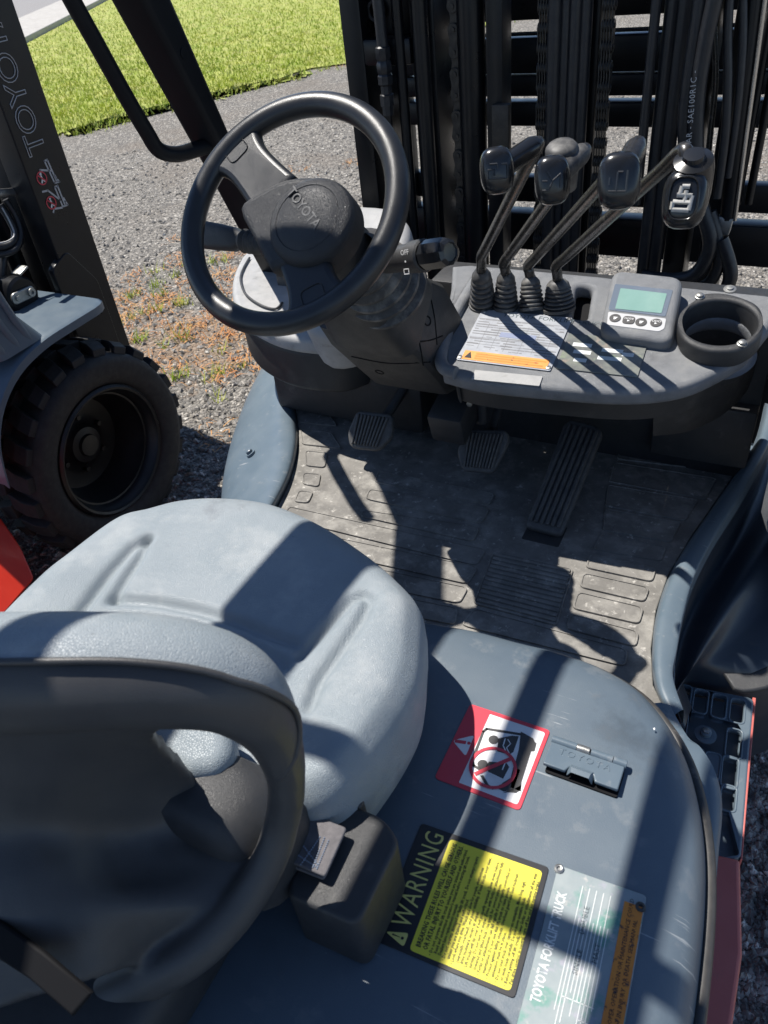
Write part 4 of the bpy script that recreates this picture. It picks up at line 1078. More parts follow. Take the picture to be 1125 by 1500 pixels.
for px in ([(500, 492), (560, 500), (620, 500), (648, 492)], [(515, 522), (570, 532), (630, 530)], [(590, 430), (604, 462), (614, 500), (620, 535)], [(628, 425), (636, 462), (640, 505)]):
    seam('cover_seam', tower, px, .0013, DARKV, tower)
for u, v in ((548, 478), (600, 478), (626, 470), (556, 545)):
    loc, nn, i_, d_ = bvh_of(tower).ray_cast(CAM, sight(u, v).normalized())
    if loc is not None: lathe('screw_recess', Frame(loc, nn.cross(Vector((.3, .2, .9))), nn.cross(nn.cross(Vector((.3, .2, .9))))) if False else Frame(loc, Vector((1, 0, 0)) - nn * nn.x, nn.cross(Vector((1, 0, 0)) - nn * nn.x)), [(.0085, -.001), (.0085, .0008), (.0065, .0008), (.0055, -.0006), (0, -.0002)], DARKV, tower, 14)
# pleated boot and stalks
BC = WC + axis * .10 + Vector((.045, 0, 0))
BFm = Frame(BC, SW.ex, SW.ey)
prof = []
for k in range(5):
    z = -.02 - k * .02
    prof += [(.040 + .003 * k, z), (.049 + .004 * k, z - .006), (.049 + .004 * k, z - .012), (.040 + .003 * k, z - .018)]
lathe('column_boot', BFm, [(.03, 0)] + prof + [(.03, -.13)], BOOT, FK, 36, 60)
sa, sb = PY(566, 382, .885), PY(660, 369, .845)
sd_ = (sb - sa).normalized(); SFm = Frame(sa, Vector((0, 0, 1)).cross(sd_), sd_.cross(Vector((0, 0, 1)).cross(sd_)))
Ls = (sb - sa).length
stalk = lathe('light_switch', SFm, [(.010, -.03), (.0165, .0), (.0175, Ls * .42), (.020, Ls * .44), (.0205, Ls * .62), (.018, Ls * .64)], PLAST, FK, 26, 40)
lathe('switch_knob', SFm, [(.0165, Ls * .63), (.0185, Ls * .66), (.0185, Ls * .9), (.0165, Ls * .97), (.012, Ls), (.011, Ls * .985), (0, Ls * .98)], KNOB, stalk, 9, 25)
tv = (CAM - (sa + sd_ * Ls * .5)).normalized(); tv = (tv - sd_ * tv.dot(sd_)).normalized()
TF = Frame(sa + sd_ * Ls * .46 + tv * .0208, sd_, tv.cross(sd_))
text('switch_print', TF.at(-.002, .004), 'OFF', .009, WHT, stalk, ext=0)
link('switch_mark', join_meshes([disc_mesh(TF, (.006, -.004), .0014, .0004, 10), line_mesh(TF, [(.001, -.013), (.010, -.013), (.010, -.019), (.001, -.019), (.001, -.013)], .0012, 0, .0)]), WHT, stalk)
ta, tb = PY(352, 352, .85), PY(293, 343, .857)
td = (tb - ta); TLn = td.length; TFm = Frame(ta, td, Vector((0, .5, 1)))
rings = []
for t, w, h in ((-.35, .010, .010), (-.02, .012, .012), (.12, .016, .013), (.5, .018, .013), (.88, .019, .012), (.97, .016, .009), (1.0, .010, .004)):
    rings.append([TFm.w(TLn * t, p.x, p.y) for p in rrect(2 * w, 2 * h, h * .8)])
loft('turn_lever', rings, PLAST, FK, True, True, True, 50)
lathe('turn_lever_boot', Frame(ta, Vector((0, 1, 0)), TFm.ez) if False else Frame(ta - td.normalized() * .02, TFm.ey, TFm.ez), [(.016, -.03)] + [(r_, z) for k in range(4) for r_, z in ((.013, -.02 + k * .009), (.0165, -.016 + k * .009))] + [(.011, .02)], BOOT, FK, 20, 60)
# --- steering wheel
RW, TB = .1450, .0150
rimp = [SW.w(RW * math.cos(a), RW * math.sin(a), 0) for a in [2 * math.pi * k / 96 for k in range(96)]]
wheel = tube('steering_wheel', rimp, TB, WHEELP, FK, 18, True, 180)
for ang_, wd in ((R_(143), .031), (R_(-56), .032)):
    SFr = SW.rot(ang_)
    lp = [(.03, -wd * 1.15), (.07, -wd * 1.02), (.105, -wd), (.128, -wd * 1.25), (.142, -wd * 1.9), (.150, -wd * 1.2), (.152, 0), (.150, wd * 1.2), (.142, wd * 1.9), (.128, wd * 1.25), (.105, wd), (.07, wd * 1.02), (.03, wd * 1.15)]
    lp = [Vector((p.x, p.y)) for p in spline([(a, b, 0) for a, b in lp], 4)]
    sp_ = plate('spoke', SFr, lp, -.012, .008, WHEELP, wheel, .008, 60, 3)
    tube('spoke_badge', [SFr.w(p.x, p.y, .0085) for p in rrect(.028, .030, .008, .128, 0)], .0009, PADP, sp_, 6, True)
HB = SW.at(.012, -.008, 0)
lathe('wheel_hub', HB, [(.02, -.085), (.046, -.075), (.050, -.05), (.056, -.022), (.056, -.010), (.04, -.006), (0, -.004)], PADP, wheel, 48, 50)
shield = [SW.pix(u, v, .008) for u, v in ((352, 306), (378, 283), (420, 262), (470, 262), (510, 300), (506, 352), (470, 378), (446, 382), (404, 394), (394, 392), (372, 350))]
sh = [Vector((p.x, p.y)) for p in spline([(a, b, 0) for a, b in shield], 3, True)]
pb = plate('hub_cover', SW, sh, -.02, .012, PADP, wheel, .010, 60, 3)
dome = SW.at(*SW.pix(452, 322, .016))
rd = .0575
lathe('horn_pad', dome, [(rd, -.02), (rd, .004), (rd * .985, .010), (rd * .94, .0155), (rd * .86, .019), (rd * .74, .0215), (rd * .725, .0208), (rd * .71, .0215), (rd * .5, .0232), (rd * .25, .024), (0, .0242)], PADP, wheel, 56, 40)
a, b = Vector(dome.pix(420, 283, .0225)), Vector(dome.pix(452, 326, .0225))
tf = dome.at(a.x, a.y, .0228); d_ = b - a
text('lettering', tf.rot(math.atan2(d_.y, d_.x)), 'TOYOTA', .0175, EMBL, wheel, ext=.0012, bevel=.0003, res=2, space=.95)
a = dome.pix(411, 322, .022)
text('lock_mark', dome.at(a[0], a[1], .0222).rot(R_(-50)), 'L', .011, PADP, wheel, ext=.0005)
#==SEAT
# --- seat cushion: moulded vinyl, with two long bolster rolls and a cross seam
SZ = 1.135
so_px = [(222, 762, 1.10), (270, 754, 1.095), (330, 754, 1.09), (400, 762, 1.09), (470, 790, 1.09), (540, 836, 1.09), (590, 880, 1.09), (622, 930, 1.08), (624, 985, 1.08)]
sp3 = [PZ(*q) for q in so_px]
right = [Vector((-.246, .42, 0)), Vector((-.247, .35, 0)), Vector((-.262, .285, 0)), Vector((-.30, .262, 0))]
left = [Vector((-.72, .262, 0)), Vector((-.752, .31, 0)), Vector((-.760, .40, 0)), Vector((-.759, .48, 0)), Vector((-.748, .535, 0))]
ol = [Vector((p.x, p.y, 0)) for p in sp3]
loop = spline(left + ol + right + [Vector((-.36, .262, 0)), Vector((-.5, .275, 0)), Vector((-.66, .27, 0))], 8, True)
sc_ = Vector((-.51, .44, 0))
gro = []
def g_px(pts, amp, wid): gro.append(([(PZ(u, v, SZ).x, PZ(u, v, SZ).y) for u, v in pts], amp, wid))
g_px([(216, 790), (196, 800), (166, 836), (140, 872), (120, 900), (104, 928), (80, 970)], -.009, .0068)
g_px([(216, 790), (205, 818), (186, 848), (168, 880)], -.008, .006)
g_px([(168, 880), (230, 884), (290, 896), (350, 914), (410, 938), (432, 944)], -.0085, .0072)
g_px([(440, 962), (462, 940), (490, 908), (514, 884), (532, 876), (544, 886), (530, 916), (500, 960), (470, 1000), (455, 1040)], -.0095, .007)
g_px([(136, 926), (150, 908), (200, 908), (290, 918), (370, 944), (420, 975)], -.008, .0072)
bol = [([(PZ(u, v, SZ).x, PZ(u, v, SZ).y) for u, v in ((90, 850), (40, 920), (0, 990))], .010, .05), ([(PZ(u, v, SZ).x, PZ(u, v, SZ).y) for u, v in ((575, 900), (545, 980), (520, 1060), (500, 1150))], .012, .05)]
def dist_pl(x, y, pl):
    best = 9
    for (ax, ay), (bx, by) in zip(pl[:-1], pl[1:]):
        dx, dy = bx - ax, by - ay; t = max(0, min(1, ((x - ax) * dx + (y - ay) * dy) / (dx * dx + dy * dy)))
        best = min(best, math.hypot(x - ax - t * dx, y - ay - t * dy))
    return best
rings = []
NR = 64
for i in range(NR + 1):
    t = i / NR                      # 0 centre, 1 rim
    ring = []
    for p in loop:
        q = sc_ + (p - sc_) * (.02 + .98 * t)
        dd = (p - sc_).length * (1 - (.02 + .98 * t))
        z = SZ + .004 * (1 - t * t)
        R = .040
        if dd < R: z -= R * .62 * (1 - math.sqrt(max(0, 1 - ((R - dd) / R) ** 2)))
        fade = min(1, dd / .02)
        for pl_, am, wd in gro:
            e = dist_pl(q.x, q.y, pl_)
            if e < wd * 3: z += am * math.exp(-(e / wd) ** 2) * fade
        for pl_, am, wd in bol:
            e = dist_pl(q.x, q.y, pl_)
            if e < wd * 3: z += am * math.exp(-(e / wd) ** 2) * fade
        ring.append(Vector((q.x, q.y, z)))
    rings.append(ring)
zr = rings[-1][0].z
for k, (zz, s) in enumerate(((1.085, 1.005), (1.06, 1.0), (1.035, .985), (1.02, .955))):
    rings.append([Vector((sc_.x + (p.x - sc_.x) * s, sc_.y + (p.y - sc_.y) * s, zz)) for p in loop])
seat = loft('seat', rings, VINYL, FK, True, True, True, 70)
# hard pan below the cushion
rings = [[Vector((sc_.x + (p.x - sc_.x) * s, sc_.y + (p.y - sc_.y) * s, zz)) for p in loop] for zz, s in ((1.03, .95), (1.0, .93), (.999, .9))]
loft('seat_pan', rings, VINYL_D, seat, True, False, False, 50)
# --- backrest: built in blocks, fused and smoothed so it reads as one moulded shell
def fuse(name, meshes, voxel, smooth_it, m, parent):
    me = join_meshes(meshes); o = bpy.data.objects.new('f', me); COL.objects.link(o)
    md = o.modifiers.new('r', 'REMESH'); md.mode = 'VOXEL'; md.voxel_size = voxel
    ms = o.modifiers.new('s', 'SMOOTH'); ms.iterations = smooth_it; ms.factor = .5
    me2 = bpy.data.meshes.new_from_object(o.evaluated_get(bpy.context.evaluated_depsgraph_get()))
    bpy.data.objects.remove(o); me2.materials.clear()
    return link(name, me2, m, parent, 180)
KB = 1.19
def V3(u, v, z): return PZ(u, v, CAM.z - (CAM.z - z) * KB)
roll = [V3(-420, 1010, 1.40), V3(-220, 1000, 1.42), V3(-60, 992, 1.43), V3(100, 988, 1.43), V3(220, 988, 1.425), V3(310, 1000, 1.415), V3(365, 1030, 1.395), V3(402, 1080, 1.36), V3(419, 1140, 1.32), V3(414, 1200, 1.28), V3(392, 1265, 1.25), V3(350, 1330, 1.225), V3(295, 1385, 1.205), V3(235, 1420, 1.19), V3(150, 1460, 1.17), V3(40, 1500, 1.14)]
rr_ = [.032, .033, .033, .032, .030, .027, .023, .0165, .0125, .012, .0125, .014, .0155, .017, .018, .018]
rr_ = [q * KB for q in rr_]
pts = spline(roll, 5); rad = [rr_[min(int(i / 5), len(rr_) - 1)] * (1 - (i % 5) / 5) + rr_[min(int(i / 5) + 1, len(rr_) - 1)] * (i % 5) / 5 for i in range(len(pts))]
ms = [tube_mesh(pts, rad, 20)]
def slab(rows, th):
    rr2 = [spline(r_, 4) for r_ in rows]; cols = [spline([r_[i] for r_ in rr2], 4) for i in range(len(rr2[0]))]
    me = loft_mesh([[c[j] for c in cols] for j in range(len(cols[0]))], False)
    bm = bmesh.new(); bm.from_mesh(me); bmesh.ops.recalc_face_normals(bm, faces=bm.faces)
    bmesh.ops.solidify(bm, geom=list(bm.faces), thickness=th); bmesh.ops.translate(bm, verts=bm.verts, vec=(0, 0, 0)); return bm_mesh(bm)
# shell between the top roll and the foot, left of the opening
ms.append(slab([[V3(-420, 1040, 1.38), V3(-60, 1030, 1.405), V3(120, 1030, 1.405), V3(260, 1040, 1.40), V3(330, 1060, 1.385)],
                [V3(-460, 1110, 1.345), V3(-120, 1090, 1.37), V3(60, 1085, 1.37), V3(150, 1085, 1.365), V3(225, 1078, 1.362)],
                [V3(-450, 1180, 1.315), V3(-120, 1160, 1.335), V3(60, 1150, 1.335), V3(150, 1150, 1.312), V3(285, 1145, 1.275)],
                [V3(-430, 1270, 1.28), V3(-110, 1240, 1.30), V3(60, 1215, 1.30), V3(185, 1215, 1.262), V3(345, 1207, 1.235)],
                [V3(-410, 1350, 1.262), V3(-100, 1310, 1.282), V3(70, 1280, 1.286), V3(215, 1275, 1.242), V3(392, 1240, 1.245)],
                [V3(-380, 1440, 1.245), V3(-80, 1385, 1.262), V3(90, 1345, 1.268), V3(230, 1330, 1.238), V3(355, 1325, 1.225)],
                [V3(-330, 1560, 1.21), V3(-40, 1490, 1.23), V3(130, 1440, 1.232), V3(235, 1405, 1.195), V3(290, 1388, 1.205)]], .014))
back = fuse('backrest', ms, .0042, 5, VINYL_D, seat)
# vinyl cover wrapped over the top roll, ending in a welted seam
cov = []
n_cov = 40
for i in range(0, n_cov):
    P, T = pts[i], (pts[min(i + 1, len(pts) - 1)] - pts[max(i - 1, 0)]).normalized()
    r_ = rad[i] + .0035 - .0065 * max(0.0, (i - 28) / 12)
    tocam = (CAM - P).normalized()
    u_ = Vector((0, 0, 1)); u_ = (u_ - T * u_.dot(T)).normalized(); b_ = T.cross(u_)
    if b_.y > 0: b_ = -b_                                   # b_ points rearwards
    k = max(0.0, (i - 26) / 14)
    a0, a1 = R_(-150), R_(28 - 45 * k)
    cov.append([P + (u_ * math.cos(a) + b_ * math.sin(a)) * r_ for a in [a0 + (a1 - a0) * j / 16 for j in range(17)]])
loft('backrest_cover', cov, VINYL, back, False, smooth=70, thick=.003)
tube('piping', [c[-1] for c in cov], .0024, VINYL_D, back, 8)
fp = [V3(-420, 1010, 1.39) + Vector((0, .02, 0))]
# front cushion of the backrest (faces the steering wheel)
bx = []
for z, y0, y1, xr in ((1.09, .15, .27, -.42), (1.14, .16, .285, -.44), (1.20, .17, .285, -.45), (1.24, .175, .275, -.46), (1.27, .18, .24, -.48)):
    bx.append([Vector((p.x, p.y, z)) for p in rounded([(-.80, y0), (xr, y0), (xr, y1), (-.80, y1)], .03, 4)])
loft('backrest_cushion', bx, VINYL_D, back, True, True, True, 60)
box('seat_base', Frame((-.545, .10, 1.04), (1, 0, 0), (0, 1, 0)), .44, .38, .085, PLAST, seat, .02, 3)
rc = []
for z, x0, x1, y0, y1 in ((1.07, -.44, -.275, .185, .285), (1.12, -.44, -.278, .187, .285), (1.15, -.435, -.285, .19, .275), (1.172, -.43, -.305, .195, .265), (1.180, -.41, -.33, .205, .25)):
    rc.append([Vector((p.x, p.y, z)) for p in rounded([(x0, y0), (x1, y0), (x1, y1), (x0, y1)], .045, 5)])
loft('recliner_cover', rc, PLAST, seat, True, True, True, 60)
tailf = Frame(PZ(300, 1095, 1.192), (1, 0, 0), (0, 1, .12))
plate('cushion_tail', tailf, [Vector((p.x, p.y)) for p in spline([(*tailf.pix(u, v), 0) for u, v in ((170, 1040), (260, 1020), (322, 1040), (336, 1075), (335, 1104), (318, 1124), (294, 1131), (262, 1132), (225, 1100), (180, 1070))], 4, True)], -.04, 0, VINYL, seat, .014, 70, 4)
# dark strap and lower trim at the foot of the shell
bf = Frame(V3(60, 1410, 1.262), (1, 0, -.1), (0, 1, .6))
plate('back_strap', bf, [Vector(bf.pix(u, v)) for u, v in ((-60, 1300), (0, 1342), (70, 1392), (140, 1452), (112, 1486), (50, 1432), (0, 1400), (-60, 1366))], .0, .006, DARKV, back, .002)
# --- seat-belt retractor
RT = Frame((0, 0, 1.088), (1, 0, 0), (0, 1, 0))
rt = [Vector(RT.pix(u, v)) for u, v in ((497, 1172), (562, 1196), (586, 1232), (524, 1358), (420, 1312), (425, 1285))]
retr = plate('belt_retractor', RT, rounded(rt, [.006, .018, .010, .012, .006, .004], 5), -.087, 0, PLAST, seat, .0045, 40, 3)
rb_ = [Vector(RT.pix(u, v, 0)) for u, v in ((500, 1172), (524, 1158), (536, 1172), (528, 1188))]
plate('belt_anchor', RT, rounded(rb_, .006, 4), -.04, .004, STEEL if False else PLAST, retr, .004)
WBF = Frame(PZ(465, 1235, 1.102), (1, 0, .02), (0, 1, .05))
wq = [Vector(WBF.pix(u, v)) for u, v in ((440, 1186), (508, 1212), (476, 1284), (400, 1252))]
web = plate('belt_webbing', WBF, rounded(wq, .003, 3), -.004, 0, WEB, retr, .0015)
sm_ = []
for a_, b_ in (((436, 1228), (466, 1268)), ((440, 1268), (470, 1225)), ((458, 1272), (476, 1226)), ((464, 1274), (482, 1230)), ((432, 1250), (466, 1272))):
    A, B = Vector(WBF.pix(*a_)), Vector(WBF.pix(*b_)); n = 14
    for k in range(n): sm_.append(tube_mesh([WBF.w(*A.lerp(B, (k + .15) / n), .0006), WBF.w(*A.lerp(B, (k + .7) / n), .0006)], .0007, 4))
link('stitching', join_meshes(sm_), STITCH, web)
w2 = Frame(WBF.w(0, 0, -.008), WBF.ex, WBF.ey)
plate('webbing_fold', w2, rounded([Vector(w2.pix(u, v)) for u, v in ((436, 1192), (504, 1218), (474, 1288), (392, 1256))], .003, 3), -.004, 0, WEB, web, .0015)
# --- warning label (yellow)
ylF, yw, yh = quad_frame(HF, (552, 1376), (615, 1203), (738, 1462), .0003)
if ylF.ez.z < 0: ylF = Frame(ylF.o, ylF.ex, -ylF.ey)
def up_frame(F):  # frame whose y axis runs up the text
    return F
# x runs along the text, lines advance away from x axis: use a frame with y pointing to the heading side
TOP = HF
A = Vector((*HF.pix(552, 1376), 0)); B = Vector((*HF.pix(613, 1204), 0)); D_ = Vector((*HF.pix(740, 1464), 0)); C_ = Vector((*HF.pix(798, 1284), 0))
ex = ((B - A) + (C_ - D_)).normalized(); dn_ = ((D_ - A) + (C_ - B)); dn_ = (dn_ - ex * dn_.dot(ex)).normalized()
yw = ((B - A).length + (C_ - D_).length) / 2; yh = ((D_ - A).dot(dn_) + (C_ - B).dot(dn_)) / 2
LFm = Frame(Vector((A.x, A.y, HZ)) , ex, -dn_)           # y negative = further down the label
def lab(F, x0, x1, y0, y1, r=.002): return rounded([(x0, -y1), (x1, -y1), (x1, -y0), (x0, -y0)], r, 3)
warn = plate('warning_label', LFm, lab(LFm, -.002, yw + .002, -.002, yh + .002, .004), .0002, .0010, LBLK, FK, .0003)
hb = yh * .245
plate('label_panel', LFm, lab(LFm, .002, yw - .004, hb, yh - .003, .004), .0008, .0013, YEL, warn, .0001)
hm_ = text_mesh(Frame((0, 0, 0), (1, 0, 0), (0, 1, 0)), 'WARNING', 1.0, 0, 'LEFT', 3, 1.12)
hx_ = max(q.co.x for q in hm_.vertices); hy_ = max(q.co.y for q in hm_.vertices)
hm_.transform(LFm.at(yw * .155, -hb * .80, .0013).m() @ Matrix.Diagonal((yw * .815 / hx_, hb * .60 / hy_, 1, 1)))
link('heading', hm_, LYEL, warn)
tri = plate('triangle', LFm, rounded([(yw * .02, -hb * .82), (yw * .13, -hb * .82), (yw * .075, -hb * .16)], .003, 3), .0009, .0013, LYEL, warn, .0001)
link('exclamation_mark', join_meshes([from_py([LFm.w(yw * a, -hb * b, .0016) for a, b in ((.069, .38), (.081, .38), (.077, .62), (.073, .62))], [(3, 2, 1, 0)]), disc_mesh(LFm, (yw * .075, -hb * .70), hb * .045, .0016, 10)]), LBLK, tri)
def fit_mesh(F, x, y, z, s, wid, cap, res=1):
    me = text_mesh(Frame((0, 0, 0), (1, 0, 0), (0, 1, 0)), s, 1.0, 0, 'LEFT', res, 1.03, bold=.022)
    mx_ = max(q.co.x for q in me.vertices)
    me.transform(F.at(x, y, z).m() @ Matrix.Diagonal((wid / mx_, cap / .70, 1, 1))); return me
def fitted(name, F, x, y, z, s, wid, cap, m, parent, res=1): return link(name, fit_mesh(F, x, y, z, s, wid, cap, res), m, parent)
body = ["BREAKING THESE RULES WILL CAUSE SERIOUS", "OR FATAL INJURY TO YOURSELF AND OTHERS."]
for i, s in enumerate(body): fitted('heading', LFm, yw * .06, -hb - yh * (.068 + .052 * i), .0016, s, yw * .90 * len(s) / 40, yh * .036, LBLK, warn)
body = ["* Do not operate this lift truck unless you are trained and authorized.", "  Read and understand operator's manual before starting lift truck.", "  Dealers have replacement manuals.",
        "* Do not operate damaged or faulty lift truck. Do not attempt repairs", "  unless you are trained and authorized.", "* Look where you drive. Watch and slow for people, obstructions", "  (especially overhead), and poor visibility. If load blocks your view,", "  drive backward, except up slopes.",
        "* Lift trucks will tip over if not properly operated. Slow down before", "  turning. Do not turn on slopes. Drive with forks or attachments fully", "  lowered and tilted back. Use truck for correct purpose.", "* Forks or attachments can fall rapidly if not properly controlled or", "  maintained. Do not use this lift truck to raise people.",
        "* Protect against falling objects. Overhead guard and load backrest", "  extension must be in place.", "* Do not load truck over capacity on nameplate. Move long, high,", "  or wide loads carefully. Do not move unstable loads.", "* Before getting off lift truck, lower forks or attachments all the way.", "  Put drive control in neutral, turn off key and set parking brake."]
ms = []
for i, s in enumerate(body):
    ms.append(fit_mesh(LFm, yw * (.035 if s[0] == '*' else .062), -hb - yh * (.158 + .0318 * i), .0016, s.strip().replace('*', '\u2022'), yw * .90 * len(s.strip()) / 72, yh * .0235))
link('label_text', join_meshes(ms), LBLK, warn)
# --- pictogram label (red and white)
A = Vector((*HF.pix(637, 1142), 0)); B = Vector((*HF.pix(688, 1030), 0)); C_ = Vector((*HF.pix(804, 1071), 0)); D_ = Vector((*HF.pix(764, 1188), 0))
exx = ((D_ - A) + (C_ - B)).normalized(); eyy = ((B - A) + (C_ - D_)); eyy = (eyy - exx * eyy.dot(exx)).normalized()
pw = ((D_ - A).length + (C_ - B).length) / 2; ph = ((B - A).dot(eyy) + (C_ - D_).dot(eyy)) / 2
cc_ = (A + B + C_ + D_) / 4
PFm = Frame(Vector((cc_.x, cc_.y, HZ)) - exx * pw / 2 - eyy * ph / 2, exx, eyy)
pic = plate('pictogram_label', PFm, rrect(pw, ph, .005, pw / 2, ph / 2), .0002, .0010, RED, FK, .0003)
plate('white_panel', PFm, rounded([(pw * .275, ph * .05), (pw * .955, ph * .05), (pw * .955, ph * .95), (pw * .275, ph * .95)], [.001, .003, .003, .001], 3), .0008, .0013, WHT, pic, .0001)
L = lambda a, b: Vector((pw * a, ph * b))
def pl2(name, pts, z, m, par=pic): return plate(name, PFm, [L(a, b) for a, b in pts], z - .0006, z, m, par, .0001)
def I(u, v): return Vector(PFm.pix(u, v, .001))
tri = plate('triangle', PFm, rounded([I(663, 1085), I(695, 1077), I(682, 1108)], .004, 4), .0008, .0014, WHT, pic, .0001)
link('exclamation_mark', join_meshes([line_mesh(PFm, [I(668, 1086), I(681, 1088)], ph * .04, 0, .0016), disc_mesh(PFm, I(687, 1089), ph * .02, .0016, 10)]), RED, pic)
# truck seen from the side: mast block, body, cab frame
pk = []
def poly(px, h=.0016): q = [I(u, v) for u, v in px]; return from_py([PFm.w(p.x, p.y, h) for p in q], [tuple(range(len(q)))])
pk.append(poly([(763, 1072), (781, 1082), (784, 1088), (786, 1089), (783, 1101), (778, 1101), (764, 1146), (763, 1160), (748, 1154), (752, 1128), (760, 1098)]))
pk.append(poly([(736, 1162), (753, 1156), (764, 1150), (762, 1158), (756, 1162), (744, 1161)]))
pk.append(poly([(752, 1124), (762, 1128), (752, 1158), (738, 1160), (726, 1154), (738, 1146), (748, 1140)]))
pk.append(line_mesh(PFm, [I(762, 1076), I(713, 1068), I(708, 1072), I(692, 1114), I(694, 1122)], ph * .030, 0, .0016))
pk.append(line_mesh(PFm, [I(694, 1122), I(704, 1128)], ph * .030, 0, .0016))
c = I(723, 1084); pk.append(disc_mesh(PFm, c, ph * .055, .0016, 20))
pk.append(poly([(730, 1082), (750, 1078), (760, 1079), (752, 1102), (746, 1106), (728, 1101)]))
c = I(707, 1120); pk.append(disc_mesh(PFm, c, ph * .055, .0016, 20))
pk.append(poly([(716, 1116), (742, 1118), (746, 1124), (736, 1143), (716, 1132), (712, 1124)]))
pk.append(poly([(703, 1136), (708, 1136), (716, 1150), (726, 1155), (722, 1157), (712, 1152)]))
pr = link('label_print', join_meshes(pk), PICT, pic)
link('print_detail', join_meshes([line_mesh(PFm, [I(740, 1083), I(737, 1093), I(742, 1103)], ph * .012, 0, .0019), line_mesh(PFm, [I(744, 1084), I(748, 1090), I(742, 1096), I(746, 1104)], ph * .010, 0, .0019), line_mesh(PFm, [I(717, 1133), I(738, 1143)], ph * .014, 0, .0019), line_mesh(PFm, [I(719, 1137), I(734, 1149)], ph * .014, 0, .0019), line_mesh(PFm, [I(740, 1118), I(736, 1128)], ph * .012, 0, .0019)]), WHT, pr)
c = I(722, 1125); rg = ph * .245
link('prohibition_ring', join_meshes([ring_mesh(PFm, c, rg * .86, rg, .0022, 48), line_mesh(PFm, [c + Vector((-rg * .84, -rg * .40)) , c + Vector((rg * .84, rg * .40))] if False else [I(697, 1134), I(746, 1113)], ph * .042, 0, .0021)]), RED, pic)
# --- hood latch cover
A, B, C_, D_ = [Vector((*HF.pix(*p), 0)) for p in ((809, 1085), (915, 1123), (905, 1166), (796, 1128))]
exx = ((B - A) + (C_ - D_)).normalized(); eyy = Vector((-exx.y, exx.x, 0))
lw = ((B - A).length + (C_ - D_).length) / 2; lh = ((A - D_).dot(eyy) + (B - C_).dot(eyy)) / 2
cc_ = (A + B + C_ + D_) / 4
LT = Frame(Vector((cc_.x, cc_.y, HZ)), exx, eyy + Vector((0, 0, -.05)))
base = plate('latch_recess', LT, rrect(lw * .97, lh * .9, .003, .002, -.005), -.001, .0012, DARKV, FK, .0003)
lt = plate('hood_latch', LT, [rounded([(-lw / 2, -lh / 2), (-lw * .20, -lh / 2), (-lw * .17, -lh * .36), (-lw * .15, -lh * .30), (lw * .15, -lh * .30), (lw * .17, -lh * .36), (lw * .20, -lh / 2), (lw / 2, -lh / 2), (lw / 2, lh / 2), (lw * .10, lh / 2), (lw * .10, lh * .30), (-lw * .30, lh * .30), (-lw * .30, lh / 2), (-lw / 2, lh / 2)], .0015, 2)], .006, .0105, PAINT, FK, .0012)
thumb = loft('latch_thumb', [[LT.w(x * lw, y * lh, z) for x, y, z in row] for row in (((-.17, -.34, .0085), (-.15, -.24, .011), (.15, -.24, .011), (.17, -.34, .0085)), ((-.17, -.44, .0085), (-.13, -.40, .015), (.13, -.40, .015), (.17, -.44, .0085)), ((-.17, -.54, .006), (-.12, -.53, .013), (.12, -.53, .013), (.17, -.54, .006)))], PAINT, lt, False, smooth=40, thick=.001)
def hinge(x0, x1, name='latch_hinge'): tube(name, [LT.w(x0 * lw, lh * .40, .009), LT.w(x1 * lw, lh * .40, .009)], .0048, PAINT, lt, 14)
hinge(-.5, -.33); hinge(-.33, -.16, 'latch_hinge'); hinge(.04, .33); hinge(.34, .515)
hx = [LT.w((-.15 + .17 * k / 132) * lw, lh * .40 + .0042 * math.cos(k * 2 * math.pi / 12), .009 + .0042 * math.sin(k * 2 * math.pi / 12)) for k in range(133)]
tube('latch_spring', hx, .0009, STEEL, lt, 6)
text('lettering', LT.at(-.36 * lw, -.02 * lh, .0104), 'TOYOTA', lh * .30, PAINT, lt, ext=.0006, bevel=.0001, space=1.32)
for x in (-.46, .44): tube('latch_foot', [LT.w(x * lw, -lh * .3, -.001), LT.w(x * lw, -lh * .3, .008)], .003, PAINT, lt, 8)
# --- worn data plate on the hood
A, B, E_, = [Vector((*HF.pix(*p), 0)) for p in ((818, 1268), (945, 1326), (760, 1490))]
dwn = (E_ - A).normalized(); acr = B - A; acr = (acr - dwn * acr.dot(dwn)); dw = acr.length; acr.normalize()
DPF = Frame(Vector((A.x, A.y, HZ)), -dwn, acr * -1)        # text runs up the picture; lines advance to the right
dl_ = .235
dp = plate('data_plate', DPF, rounded([(.0, 0), (.0, -dw), (-dl_, -dw), (-dl_, 0)], .004, 3), .0002, .0014, PLATE, FK, .0004)
og = plate('caution_strip', DPF, [(-.012, -dw + .018), (-.012, -dw + .001), (-dl_ + .002, -dw + .001), (-dl_ + .002, -dw + .018)], .0012, .0018, ORG, dp, .0002)
text('strip_print', DPF.at(-.20, -dw + .0045, .0021), 'WARNING', .0155, LBLK, og, ext=0, space=1.0)
ms = [text_mesh(DPF.at(-.128, -dw + .010, .0021), 'IMPROPER OPERATION OR MAINTENANCE COULD', .0052, 0, 'LEFT', 1), text_mesh(DPF.at(-.128, -dw + .004, .0021), 'RESULT IN INJURY OR DEATH. SEE MANUAL', .0052, 0, 'LEFT', 1)]
link('strip_print', join_meshes(ms), LBLK, og)
Fz = DPF.at(0, 0, .0016); ta_, tb_ = Vector(DPF.pix(767, 1462)), Vector(DPF.pix(808, 1302))
fitted('lettering', DPF, ta_.x, (ta_.y + tb_.y) / 2 - .014, .0016, 'TOYOTA FORKLIFT TRUCK', abs(tb_.x - ta_.x), .0085, PLINE, dp, 2)
rnd = random.Random(9); wl = []; dk = []
